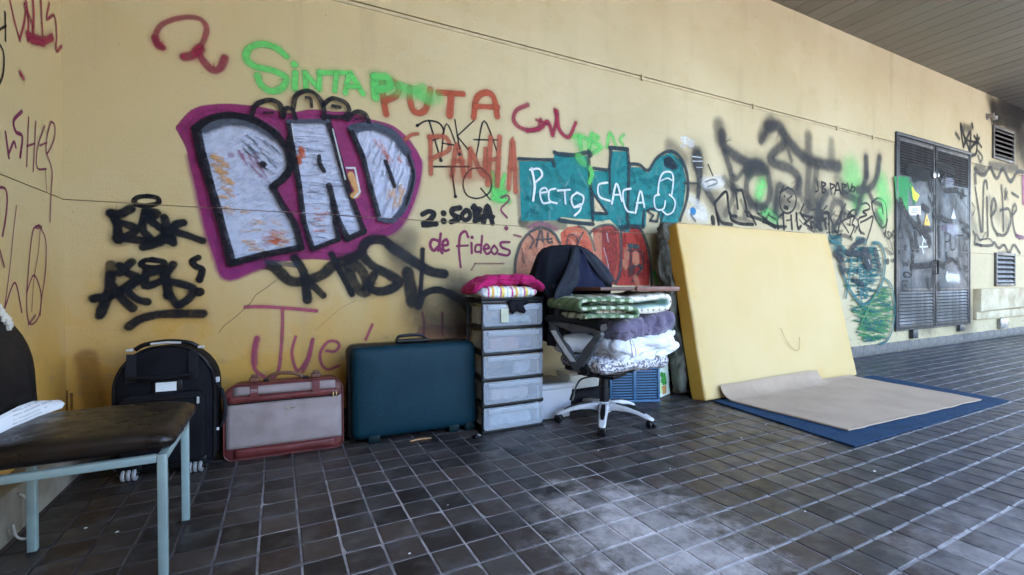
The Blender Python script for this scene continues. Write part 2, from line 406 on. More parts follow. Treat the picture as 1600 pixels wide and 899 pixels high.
# ------------------------------------------------------------------ metal double door
M_DOOR = MAT('door_paint', (.058, .074, .09), .5, (.034, .044, .053), 5, 90, .12)
M_SLAT = MAT('slat_paint', (.022, .025, .032), .45, (.010, .010, .012), 6, 90, .12)
M_DFR = MAT('door_frame_paint', (.034, .04, .052), .45, (.018, .02, .024), 6)
M_DARK = MAT('dark_void', (.012, .012, .013), .9, bump=0)
M_STEEL = MAT('worn_steel', (.42, .41, .40), .35, (.25, .24, .23), 12, metal=.8)
DX0, DX1, DZ0, DZ1, DXM = 7.80, 10.19, .315, 3.125, 8.965
door = thing('utility_door', 'grey metal double door with louvres and sprayed tags', 'door', (DXM, WALL_Y, 0))
dx0, dx1 = DX0-DXM, DX1-DXM
b = B()
box(b, dx0, dx0+.045, -.03, -.0015, DZ0, DZ1-.045); box(b, dx1-.045, dx1, -.03, -.0015, DZ0, DZ1-.045)
box(b, dx0, dx1, -.034, -.0015, DZ1-.044, DZ1); box(b, dx0, dx1, -.028, -.0015, DZ0-.02, DZ0-.001)
obj('frame', b, M_DFR, door, bevel=.003)
def leaf(xa, xb):
    lf = obj('leaf', bx(xa, xb, -.014, -.0016, DZ0+.005, DZ1-.05), M_DARK, door, smooth=False)
    w = .05; b = B()
    box(b, xa, xa+w, -.026, -.0142, DZ0+.006, DZ1-.052); box(b, xb-w, xb, -.026, -.0142, DZ0+.006, DZ1-.052)
    for z0, z1 in ((DZ1-.115, DZ1-.052), (.86, .90), (DZ0+.006, DZ0+.06)): box(b, xa+w+.001, xb-w-.001, -.0258, -.0142, z0, z1)
    obj('leaf_rail', b, M_SLAT, lf, bevel=.002)
    obj('panel', bx(xa+w+.001, xb-w-.001, -.024, -.0142, .901, 2.53), M_DOOR, lf, bevel=.002)
    sb = B(); L = xb-xa-2*w-.004
    ol = [(-.026, -.016), (-.030, -.014), (-.016, .020), (-.0145, .020), (-.0145, -.01)]
    rings(sb, [[(-L/2, y, z) for y, z in ol], [(L/2, y, z) for y, z in ol]])
    s0 = None
    for za, zb, n in ((2.555, 2.995, 12), (.40, .84, 10)):
        for k in range(n):
            loc = ((xa+xb)/2, 0, za+(zb-za)*k/(n-1))
            if s0 is None: s0 = obj('slat', sb, M_SLAT, lf, smooth=False, loc=loc)
            else:
                o = s0.copy(); COL.objects.link(o); o.location = loc
    return lf
lfL = leaf(dx0+.05, -.014); lfR = leaf(.014, dx1-.05)
b = B(); lathe(b, [(.05, 0), (.05, -.012), (.03, -.02), (.0, -.02)], (-.055, -.026, 2.62), 14, 'Y'); obj('lock_plate', b, M_STEEL, door)
b = B(); lathe(b, [(.03, 0), (.03, -.012), (.0, -.014)], (.07, -.026, 2.63), 12, 'Y'); obj('lock_plate', b, M_STEEL, door)
b = B(); tube(b, [(-.03, -.03, 1.32), (-.03, -.07, 1.32), (-.03, -.07, 1.12), (-.03, -.03, 1.12)], .012); obj('handle', b, M_DARK, door)
b = B(); box(b, -.75, -.60, -.06, -.015, .17, .30); box(b, .78, .95, -.05, -.015, .2, .30); obj('foot_bracket', b, M_SLAT, door, bevel=.005)
# ------------------------------------------------------------------ grilles
M_GRF = MAT('grille_frame', (.10, .095, .09), .5, (.06, .055, .05), 8)
def grille(x0, x1, z0, z1, n, label):
    t = thing('ventilation_grille', label, 'grille', ((x0+x1)/2, WALL_Y, z0)); w = (x1-x0)/2; h = z1-z0
    b = B(); f = .045
    box(b, -w, -w+f, -.035, -.001, 0, h); box(b, w-f, w, -.035, -.001, 0, h); box(b, -w+f+.001, w-f-.001, -.033, -.001, h-f, h); box(b, -w+f+.001, w-f-.001, -.033, -.001, 0, f)
    obj('frame', b, M_GRF, t, bevel=.003); obj('back_plate', bx(-w+f, w-f, -.006, -.001, f, h-f), M_DARK, t, smooth=False)
    sb = B(); L = w-f-.002; ol = [(-.036, -.022), (-.040, -.018), (-.012, .024), (-.008, .022)]
    rings(sb, [[(-L, y, z) for y, z in ol], [(L, y, z) for y, z in ol]]); s0 = None
    for k in range(n):
        loc = (0, 0, f+(h-2*f)*(k+.5)/n)
        if s0 is None: s0 = obj('slat', sb, M_GRF, t, smooth=False, loc=loc)
        else: o = s0.copy(); COL.objects.link(o); o.location = loc
grille(11.07, 11.99, 3.14, 3.72, 6, 'upper ventilation grille high on the wall under soot')
grille(11.2, 12.05, .915, 1.505, 6, 'lower ventilation grille just above the concrete ledge')
# ------------------------------------------------------------------ concrete ledge, pipe bracket
M_LEDGE = MAT('ledge_concrete', (.58, .51, .36), .8, (.36, .28, .17), 2.5, 60, .35, .006)
t = thing('concrete_ledge', 'pale concrete ledge on the wall below the lower grille', 'ledge', (10.38, WALL_Y, 0))
b = B(); rings(b, [[(.0, -.10, .50), (.0, -.001, .50), (.0, -.001, .875), (.0, -.10, .875)], [(5.6, -.10, .60), (5.6, -.001, .60), (5.6, -.001, .875), (5.6, -.10, .875)]])
obj('fascia', b, M_LEDGE, t, bevel=.006)
obj('lower_beam', bx(.0, 5.6, -.045, -.001, .36, .498), M_LEDGE, t, bevel=.006)
b = B(); box(b, .95, 1.25, -.055, -.001, .165, .34); box(b, 1.26, 1.33, -.04, -.001, .19, .34); obj('bracket', b, M_STEEL, t, bevel=.006)
t = thing('pipe_stub', 'small metal pipe stub beside the upper ventilation grille', 'pipe', (10.88, WALL_Y, 3.83))
b = B(); tube(b, [(0, -.001, .0), (0, -.09, 0), (.0, -.10, -.03), (0, -.10, -.09)], .035, 10); obj('elbow', b, M_STEEL, t)
b = B(); lathe(b, [(.06, -.001), (.06, -.02), (.0, -.02)], (0, 0, 0), 12, 'Y'); obj('flange', b, M_STEEL, t)

t = thing('shade_pier', 'unseen plastered pier added behind the viewer to shade the left corner', 'pier', (-.5, -.95, -.03))  # out of view, added to darken the left side
obj('shaft', bx(-.85, .85, -.25, .25, 0, CEIL+.04), M_WALL, t, bevel=.01)
# ------------------------------------------------------------------ graffiti: sprayed and brushed strokes, real paint films on the wall
PAINT = {}; WK = 1.28; KW = dict(kgrey=1.38, brown=1.45, mist=1.15, magsoft=1.2, spray=1.06, crim=1.08)
def paint(col, soft, grain=1.0):
    key = (col, soft)
    if key in PAINT: return PAINT[key]
    m, t, p = nodes_of('spray_paint'); g = G(t); P = g.pos(); x, y, z = g.xyz(P)
    uv = g.n('UVMap', uv_map='paint').outputs[0]; u, v, _ = g.xyz(uv)
    n = g.noise(26, 5, P, .7); n2 = g.noise(190, 2, P)
    d = g.math('ADD', u, g.math('MULTIPLY', g.math('SUBTRACT', n2, .5), .9*min(soft, .6)))
    d = g.math('ADD', d, g.math('MULTIPLY', g.math('SUBTRACT', n, .5), .25*min(soft, .5)))
    a = g.ramp(d, 1-soft*.8, 1.0, 1, 0)
    a = g.math('MULTIPLY', a, v)
    a = g.math('MULTIPLY', a, g.ramp(n, .25, .6, .78, 1))
    gap = g.n('Math', operation='COMPARE'); t.links.new(z, gap.inputs[0]); gap.inputs[1].default_value = S1; gap.inputs[2].default_value = .0035
    a = g.math('MULTIPLY', a, g.math('SUBTRACT', 1, g.math('MULTIPLY', gap.outputs[0], .85)))
    g.put(p.inputs['Base Color'], g.mix(g.math('MULTIPLY', g.ramp(n, .4, .7), .35), col, tuple(min(1, c*1.35+.004) for c in col)))
    g.put(p.inputs['Alpha'], a); p.inputs['Roughness'].default_value = .55; p.inputs['Specular IOR Level'].default_value = .12
    PAINT[key] = m; return m
CL = dict(crim=((.27, .022, .055), .7), green=((.13, .54, .13), .6), red=((.36, .07, .035), .45), faded=((.38, .09, .05), .55), ink=((.008, .0075, .010), .25),
          black=((.007, .0065, .010), .3), spray=((.009, .010, .0145), .5), plum=((.17, .018, .075), .3), teal=((.008, .16, .165), .12), tealsoft=((.008, .15, .16), .5), edge=((.02, .035, .045), .55),
          white=((.62, .66, .68), .5), beige=((.52, .42, .26), .1), salmon=((.52, .21, .13), .35), orange=((.5, .11, .065), .35), dred=((.25, .04, .035), .35), rred=((.36, .042, .035), .35),
          grey=((.055, .058, .062), .65), mist=((.05, .05, .052), 1.0), mag=((.235, .026, .115), .4), magsoft=((.30, .035, .17), .8), lilac=((.42, .45, .57), .12), lilacs=((.50, .53, .66), .5), slate=((.05, .06, .085), .4),
          gold=((.6, .32, .12), .6), rust=((.5, .10, .03), .6), pink=((.36, .07, .12), .5), gmist=((.12, .62, .16), 1.0), kgrey=((.045, .046, .048), .9), blue=((.02, .17, .36), .4), purple=((.12, .02, .10), .4),
          crack=((.16, .11, .06), .5), cat=((.008, .10, .11), .45), catgreen=((.05, .19, .07), .55), navy=((.008, .018, .03), .6), brown=((.035, .029, .026), .55), dgreen=((.012, .24, .07), .4), lime=((.58, .68, .05), .2), rusty=((.16, .05, .015), .7), soot=((.02, .018, .016), 1.0), wmist=((.75, .76, .76), 1.0))
HALO = ('spray', 'green', 'red', 'crim', 'pink', 'faded', 'kgrey')
for k_ in HALO: CL['o_'+k_] = (CL[k_][0], 1.0)
CROP = dict(G1=(0, 0, 2.9975), G2=(0, 280, 2.9975), G4=(220, 20, 3.459), G5=(270, 130, 2.569), G6=(560, 90, 2.723), G7=(780, 180, 3.212), G8=(1050, 170, 4.281), D1=(1390, 200, 5.615), D2=(1390, 350, 5.285),
            V=(1500, 180, 4.09), T=(1290, 260, 3.21), P2=(1050, 190, 5.289), P3=(1190, 190, 5.29), R=(800, 340, 6.957), K=(330, 360, 3.458), S=(500, 0, 2.133), X=(0, 0, 1))
def piece(label, crop, items, side=False, base=.0012, parent=None, plane=0.0, inkw=1.0):
    x0, y0, s = CROP[crop]; par = parent or (lwall if side else wall); orig = Vector(par.location)
    if par.parent: orig = orig + Vector(par.parent.location)
    pv = (LEFT_X if side else WALL_Y-plane); ax = 0 if side else 1
    bm = B(); uvl = bm.loops.layers.uv.new('paint'); mats = []; off = base
    def W(px, py, o):
        P = on_plane(x0+px/s, y0+py/s, ax, pv); P[ax] += o if side else -o; return P
    def mpp(P): return (P-CAM).dot(F2)/FOC/s
    def face(vs, ds, op, mi):
        try: f = bm.faces.new(vs)
        except ValueError: return
        f.material_index = mi
        for l, d in zip(f.loops, ds): l[uvl].uv = (d, op)
    def slot(k):
        m = paint(*CL[k])
        if m not in mats: mats.append(m)
        return mats.index(m)
    inc = max(.00005, min(.00022, .006/len(items)))
    for it in items:
        off += inc
        if it[0] == 'P':
            _, k, op, pts = it; mi = slot(k); pp = [tuple(map(float, q.split(','))) for q in pts.split()]
            P3 = [W(x, y, off) for x, y in pp]
            for tri in tessellate_polygon([P3]):
                face([bm.verts.new(P3[i]) for i in tri], (0, 0, 0), op, mi)
            continue
        k, w, op, pts = it[:4]; mi = slot(k); kw = KW.get(k, 1)*(inkw if k == 'ink' else 1); op = min(op, 1); straight = pts.startswith('!'); pts = pts.lstrip('!')
        pp = [tuple(map(float, q.split(','))) for q in pts.split()]
        if len(pp) == 1: pp = [pp[0], (pp[0][0]+.6, pp[0][1]+.6)]
        passes = [(mi, 1.0, op)]
        if k in HALO: passes = [(slot('o_'+k), 2.1, .22*op)] + passes
        for pmi, pw, pop in passes:
            segs = [[pp[i], pp[i+1]] for i in range(len(pp)-1)] if straight else [pp]
            w0, w1 = w if isinstance(w, tuple) else (w, w)
            ns = sum(len(q) for q in segs)
            for si, sg in enumerate(segs):
                off += inc*.3
                q2 = smoothpts([(x, y, 0) for x, y in sg], 5); n = len(q2); dep = .00012/n
                pts3 = [W(q.x, q.y, off+dep*i) for i, q in enumerate(q2)]
                nrm = Vector((1, 0, 0)) if side else Vector((0, -1, 0))
                L, C, Rr = [], [], []; ws = []
                for i, P in enumerate(pts3):
                    tt = pts3[min(i+1, n-1)]-pts3[max(i-1, 0)]; tt[ax] = 0
                    tt = tt.normalized() if tt.length > 1e-7 else Vector((0, 1, 0) if side else (1, 0, 0))
                    sd = nrm.cross(tt).normalized(); tl = (si+i/(n-1 or 1))/len(segs)
                    hw = mpp(P)*(w0+(w1-w0)*tl)/2*WK*kw*pw*(1+.16*nz(P, 9, off*1e3)+.10*nz(P, 31, off*1e3)); ws.append((tt, sd, hw))
                    L.append(bm.verts.new(P+sd*hw)); C.append(bm.verts.new(P)); Rr.append(bm.verts.new(P-sd*hw))
                for i in range(n-1):
                    face((L[i], C[i], C[i+1], L[i+1]), (1, 0, 0, 1), pop, pmi); face((C[i], Rr[i], Rr[i+1], C[i+1]), (0, 1, 1, 0), pop, pmi)
                for e, sgn in ((0, -1), (n-1, 1)):
                    tt, sd, hw = ws[e]; P = pts3[e]
                    arc = [L[e]] + [bm.verts.new(P + sd*hw*math.cos(math.pi*j/8) + tt*hw*sgn*math.sin(math.pi*j/8)) for j in range(1, 8)] + [Rr[e]]
                    for a_, b_ in zip(arc, arc[1:]): face((C[e], a_, b_), (0, 1, 1), pop, pmi)
    for v in bm.verts: v.co -= orig
    me = bpy.data.meshes.new('graffiti'); bm.to_mesh(me); bm.free()
    for m in mats: me.materials.append(m)
    o = link('graffiti', me, par); o['label'] = label; return o
def hatch(k, region, w, op, n, ang, ln, seed, jit=.25):
    """loose brush hatching inside a polygon of crop coordinates"""
    pg = [tuple(map(float, q.split(','))) for q in region.split()]; r = random.Random(seed); out = []
    def inside(x, y):
        c = False
        for (xa, ya), (xb, yb) in zip(pg, pg[1:]+pg[:1]):
            if (ya > y) != (yb > y) and x < (xb-xa)*(y-ya)/(yb-ya)+xa: c = not c
        return c
    xs = [p[0] for p in pg]; ys = [p[1] for p in pg]; tries = 0
    while len(out) < n and tries < n*30:
        tries += 1; x, y = r.uniform(min(xs), max(xs)), r.uniform(min(ys), max(ys)); a = R_(ang)+r.uniform(-jit, jit); l = ln*r.uniform(.5, 1.2)
        dx, dy = math.cos(a)*l/2, math.sin(a)*l/2
        if inside(x-dx, y-dy) and inside(x+dx, y+dy) and inside(x, y):
            out.append((k, w*r.uniform(.6, 1.3), op*r.uniform(.5, 1), '%.1f,%.1f %.1f,%.1f %.1f,%.1f' % (x-dx, y-dy, x+r.uniform(-3, 3), y+r.uniform(-3, 3), x+dx, y+dy)))
    return out

piece('faint crimson squiggle like a figure two high on the wall', 'G4', [('crim', 26, .6, '120,190 85,165 80,120 110,70 170,40 250,25 320,35 355,80 345,140 315,200'), ('crim', 44, .75, '235,240 280,230 320,195'), ('crim', 38, .68, '310,215 345,270 390,312 430,300 455,245'), ('crim', 36, .6, '80,140 95,175 110,185')])
piece('green sprayed word with a large looping first letter', 'G4', [('green', 34, .8, '785,235 730,190 650,170 585,195 570,250 620,292 720,315 785,355 765,405 705,425 650,390 630,340'), ('green', 32, .85, '835,325 832,410'), ('green', 40, .9, '830,280'),
  ('green', 28, .85, '893,415 888,325'), ('green', 28, .85, '888,328 962,412'), ('green', 28, .85, '962,412 968,325'), ('green', 28, .85, '965,325 1135,328'), ('green', 28, .8, '1058,328 1048,425'), ('green', 30, .85, '1105,435 1132,340 1200,440'), ('green', 24, .8, '1115,400 1175,402'),
  ('green', 42, .85, '1262,345 1268,460'), ('green', 40, .7, '1265,350 1330,350 1345,400 1280,420'), ('green', 46, .45, '1400,395 1470,420 1520,405'), ('green', 50, .35, '1500,440 1560,480'), ('gmist', 90, .35, '1290,400 1600,460')])
piece('large rust red sprayed capitals above the purple lettering', 'G6', [('red', 26, .85, '95,100 105,170 118,242'), ('red', 26, .8, '90,105 140,100 172,130 160,162 112,186'), ('red', 26, .85, '218,130 222,195 243,235 285,222 306,138'), ('red', 24, .85, '340,150 445,156'), ('red', 28, .85, '395,160 388,245'), ('red', 26, .85, '490,255 503,175 542,150 575,172 590,250'), ('red', 22, .85, '497,208 592,212')])
piece('faded red capitals half hidden under thin black writing', 'G6', [('faded', 16, .75, '252,325 225,330 200,348'), ('faded', 20, .75, '306,340 308,495'), ('faded', 20, .7, '300,338 370,340 385,392 310,432'), ('faded', 20, .75, '398,505 420,370 450,505'), ('faded', 18, .7, '405,440 445,440'), ('faded', 22, .75, '472,505 476,390'), ('faded', 22, .7, '476,390 532,505 541,390'), ('faded', 22, .75, '550,540 562,340'), ('faded', 16, .7, '555,440 592,430'), ('faded', 22, .75, '590,545 600,340'), ('faded', 20, .75, '638,560 655,345 668,572'), ('faded', 16, .7, '640,470 668,472'), ('faded', 90, .25, '420,490 560,480')])
piece('thin black marker capitals in two rows', 'G6', [('ink', 7, .95, '300,268 325,350 350,440'), ('ink', 7, .95, '250,290 290,270 340,278 362,310 350,338 308,356'), ('ink', 6, .9, '350,430 375,282 430,415'), ('ink', 6, .9, '355,365 415,375'), ('ink', 6, .9, '410,265 430,390'), ('ink', 6, .9, '490,270 420,335'), ('ink', 6, .9, '420,335 492,420 505,398 535,270 595,415'), ('ink', 6, .9, '490,350 592,352'), ('ink', 7, .95, '320,465 470,465'), ('ink', 7, .95, '395,465 403,530 412,592'), ('ink', 6, .9, '522,470 475,478 445,528 460,585 510,600 558,572 562,515 522,470'), ('ink', 6, .9, '520,557 560,605'), ('ink', 13, .95, '250,290'), ('ink', 13, .95, '350,438'), ('ink', 13, .95, '412,592'), ('ink', 12, .95, '430,412')])
piece('bold black marker word after a figure two and a colon', 'G6', [('ink', 20, .97, '272,668 300,655 322,666 300,695 272,712 330,708'), ('ink', 24, .97, '362,663'), ('ink', 24, .97, '362,696'), ('ink', 20, .97, '432,640 398,648 402,668 428,685 394,700'), ('ink', 18, .97, '458,650 440,672 452,692 474,680 470,655 458,650'), ('ink', 20, .97, '493,632 498,694'), ('ink', 20, .97, '486,640 520,648 498,664 528,682 494,696'), ('ink', 20, .97, '532,700 549,630 570,706'), ('ink', 16, .97, '536,678 575,678')])
piece('small maroon handwriting under the bold black word', 'G6', [('plum', 11, .9, '350,750 345,790 340,822'), ('plum', 12, .9, '345,782 315,775 305,800 320,822 342,806 356,832'), ('plum', 11, .9, '356,800 380,796 375,775 358,788 365,822 385,818'), ('plum', 10, .9, '467,765 455,740 434,755 428,800 430,850 435,892'), ('plum', 9, .9, '418,803 466,800'), ('plum', 10, .9, '481,790 482,832'), ('plum', 13, .9, '483,765'), ('plum', 9, .9, '526,760 520,832'), ('plum', 9, .9, '520,797 500,800 498,826 520,826'), ('plum', 9, .9, '535,816 556,810 545,795 533,812 545,836 562,828'), ('plum', 9, .9, '577,800 564,820 578,838 592,820 577,800'), ('plum', 10, .9, '642,786 606,788 610,808 642,822 634,842 596,836'), ('plum', 8, .8, '605,597 632,588 640,608 606,645 632,682'), ('plum', 16, .85, '628,727')])
piece('bright green blot over the faded red capitals', 'G6', [('green', 54, .9, '590,565 604,592'), ('green', 18, .8, '568,490 592,560'), ('green', 18, .8, '622,500 600,572'), ('green', 20, .8, '575,600 640,612'), ('green', 16, .7, '600,580 630,570'), ('gmist', 110, .4, '595,570')])
piece('crimson cursive scribble right of the rust red capitals', 'S', [('crim', 14, .7, '692,350 655,368 645,400 665,425 700,435 728,428 735,400'), ('crim', 13, .85, '690,437 735,428 758,405 775,450'), ('crim', 14, .85, '775,450 788,400 783,368'), ('crim', 13, .85, '790,372 796,430 828,458 852,410'), ('crim', 9, .6, '720,400 760,415')])

PADP = '100,192 150,154 230,139 320,154 400,202 455,267 468,335 450,378 402,420 440,490 490,570 513,660 370,688 240,720 190,540 150,400 118,290'
PADA = '467,162 620,160 640,215 672,330 702,430 740,530 763,596 700,626 668,560 636,470 650,560 663,626 564,664 525,560 508,420 480,260'
PADD = '712,190 790,174 880,210 938,292 960,380 930,490 880,548 826,543 790,420 760,300'
PADH = '30,182 60,145 110,108 200,97 320,105 400,120 460,135 560,120 640,128 700,130 790,158 880,185 950,250 985,320 972,420 930,530 880,590 800,622 745,680 700,700 560,692 470,700 370,712 230,775 185,700 140,560 110,420 80,300 65,250'
piece('big silver bubble letters outlined in black on a purple cloud', 'G5',
  [('P', 'mag', .95, PADH)] + [('mag', 26, .9, PADH+' 30,182')] + [('magsoft', 44, .6, '80,300 110,420 140,560 185,700 230,770 370,712'), ('magsoft', 40, .5, '985,320 972,420 930,530 880,590 800,622 745,682')] +
  hatch('magsoft', PADH, 22, .5, 60, 15, 60, 5, 1.2) +
  [('P', 'lilac', .97, PADP), ('P', 'lilac', .97, PADA), ('P', 'lilac', .97, PADD)] +
  hatch('lilacs', PADP, 12, .75, 90, 160, 60, 1) + hatch('slate', '200,180 400,230 440,300 400,380 250,260', 6, .5, 26, 40, 60, 2) + hatch('gold', '140,230 240,330 260,520 200,560', 13, .6, 22, 20, 40, 3) + hatch('gold', '210,480 470,560 480,650 270,690', 9, .5, 22, 5, 50, 4) + hatch('rust', '380,570 480,590 480,650 350,650', 10, .5, 10, 8, 40, 24) + hatch('mag', '240,260 330,280 420,440 380,430', 8, .55, 10, 58, 70, 25) +
  hatch('lilacs', PADA, 10, .8, 80, 0, 60, 6, .15) + hatch('slate', PADA, 5, .4, 34, 3, 60, 7, .12) + hatch('rust', '485,240 520,240 530,330 500,340', 16, .7, 10, 80, 30, 8) + hatch('rust', '530,480 640,520 640,600 560,600', 7, .45, 14, 4, 30, 9) +
  hatch('lilacs', PADD, 12, .8, 60, 110, 60, 10) + hatch('rust', '790,220 880,240 920,330 850,330', 9, .4, 9, 70, 40, 11) + hatch('gold', '870,400 940,400 900,520 840,520', 12, .5, 12, 110, 36, 12) +
  [('slate', 42, .8, '125,185 225,152 330,165 410,212'), ('slate', 34, .85, '720,190 790,178 875,205 935,280'), ('slate', 22, .7, '960,380 930,490 880,556'),
   ('black', 28, .97, '!97,190 118,290 150,400 190,540 238,722'), ('black', 24, .97, '!238,724 370,690 515,662'), ('black', 24, .97, '92,190 150,150 230,135 320,152 400,200 455,265 470,335 450,380 402,420'), ('black', 22, .97, '402,420 440,490 490,570 515,662'), ('black', 22, .9, '470,230 476,330 460,370'),
   ('black', 18, .97, '!465,160 480,260 508,420 525,560 560,664'), ('slate', 16, .95, '!462,160 620,158'), ('black', 20, .97, '!622,158 640,215 672,330 702,430 740,530 765,598 700,628 662,550 626,415'), ('black', 17, .97, '!640,480 650,560 665,628 562,668'),
   ('black', 19, .97, '!710,188 760,300 790,420 825,545'), ('slate', 18, .95, '710,186 790,172 880,208 940,292 962,380 932,490 880,552 825,548'), ('black', 10, .9, '940,292 962,380 932,490'),
   ('black', 22, .97, '363,330'), ('black', 14, .97, '586,298 590,330 606,358'), ('black', 14, .97, '850,318 870,370 886,418'),
   ('gold', 26, .8, '712,372 738,440 722,456'), ('white', 7, .7, '!695,345 728,345 748,440 728,462'), ('white', 6, .6, '!478,170 488,240'), ('white', 6, .55, '!640,190 690,390'),
   ('black', 17, .97, '318,135 335,95 388,75 430,92 442,140'), ('black', 15, .97, '445,142 455,108 480,115 492,148'), ('black', 17, .97, '482,112 495,58 540,38 580,60 603,100 606,148'), ('black', 16, .97, '604,92 640,68 690,85 705,118 682,142 622,140'), ('black', 17, .97, '700,152 732,122 766,130 782,160'), ('black', 11, .95, '535,65 552,70 556,102'), ('black', 14, .95, '640,98 668,104'), ('black', 10, .9, '368,126 402,126'), ('black', 10, .8, '730,150 752,150')])
piece('dark sprayed tag running below the silver bubble letters', 'K', [('spray', 50, .82, '250,180 340,200 420,270 500,275 600,240 660,190 780,140'), ('spray', 40, .9, '450,150 500,230 520,375'), ('spray', 34, .8, '530,280 605,352'), ('spray', 28, .9, '650,130 700,230 760,345'), ('spray', 52, .75, '740,200 785,192 830,250 838,335 785,310 745,235'), ('spray', 46, .88, '880,240 855,300 900,330 970,318 1015,280 960,240 870,190 815,125 845,60 930,55 1000,108'), ('spray', 48, .92, '960,80 1080,160 1180,220 1260,236'), ('mist', 150, .45, '1020,150 1050,50'), ('spray', 62, .82, '1060,230 1090,380'), ('spray', 22, .95, '1142,105 1136,250 1122,415'), ('spray', 34, .9, '1120,412 1150,345 1220,322 1300,345'), ('spray', 40, .6, '1290,345 1350,380 1390,430'), ('mist', 240, .40, '1150,450 1360,430'), ('mist', 180, .45, '1330,300 1370,520'), ('mist', 120, .3, '1180,500 1350,540'), ('magsoft', 60, .55, '90,240 140,225 260,180'), ('slate', 26, .5, '300,170 460,190')])
piece('pale maroon handwriting with tall strokes behind the red suitcase', 'K', [('pink', 17, .85, '185,415 280,413 420,422 568,436'), ('pink', 16, .7, '385,430 385,520 378,640 365,750 330,800 265,780 228,730 232,650 248,580'), ('pink', 30, .6, '248,585 235,650 236,720'), ('pink', 14, .8, '456,575 436,660 455,745 480,752 520,690 548,590'), ('pink', 15, .75, '550,590 530,690 495,765'), ('pink', 13, .8, '622,650 665,655 692,625 672,600 628,605 590,660 595,720 630,752 690,732'), ('pink', 13, .8, '870,510 835,590'), ('pink', 10, .7, '1140,445 1150,500 1146,565'), ('pink', 10, .7, '1248,445 1250,565'), ('pink', 70, .3, '1150,552 1360,545'), ('plum', 8, .5, '!1405,215 1425,180 1580,180')])
piece('hairline crack in the plaster below the dark tag', 'K', [('crack', 3.4, .85, '!40,555 70,515 130,470 180,425 215,390 240,350 300,310 352,270'), ('crack', 2.2, .5, '!560,545 620,490 700,420 780,380')])
piece('two stacked black sprayed tags with a ring and an underline', 'G2', [('black', 20, .97, '690,80 735,88 742,112 690,125 640,120 628,102 650,85 690,80'), ('spray', 34, .93, '525,162 548,210 556,285'), ('spray', 36, .93, '520,160 560,165 612,140'), ('spray', 30, .93, '545,200 600,215 636,232 618,256 550,285'), ('spray', 34, .93, '548,275 640,285 720,292 780,258 825,215 858,205'), ('spray', 32, .93, '682,150 668,230 705,280'), ('spray', 30, .93, '690,152 738,160 700,190'), ('spray', 32, .93, '698,190 760,235 800,265 812,300'), ('spray', 30, .9, '672,320 750,300 790,262'), ('spray', 30, .95, '770,180 785,235 790,290'), ('spray', 28, .9, '790,242 860,258 950,290'),
  ('spray', 36, .6, '520,400 520,450'), ('spray', 38, .93, '520,450 508,540 470,638'), ('spray', 34, .95, '442,560 530,542 600,500 645,470'), ('spray', 34, .88, '530,500 580,565 622,605'), ('spray', 32, .93, '562,405 600,440 650,468 600,515 640,560 690,575'), ('spray', 30, .95, '618,388 562,440'), ('black', 22, .95, '715,378 768,388 762,410 710,416 662,402 680,382 715,378'), ('spray', 30, .93, '690,420 682,500 772,472'), ('spray', 34, .93, '705,440 765,430 785,500 790,545'), ('spray', 32, .93, '812,400 770,470 840,488 908,515 885,560 842,590'), ('spray', 32, .85, '795,540 830,590'), ('black', 26, .97, '930,368 902,385 918,408 948,425 936,472'), ('black', 34, .97, '935,528'), ('spray', 36, .88, '608,690 660,655 760,632 950,630')])
piece('brown rust stains low in the corner', 'X', [('rusty', 5, .8, '103,612 104,645'), ('rusty', 4, .7, '112,616 112,642'), ('rusty', 30, .35, '135,560 150,640')])

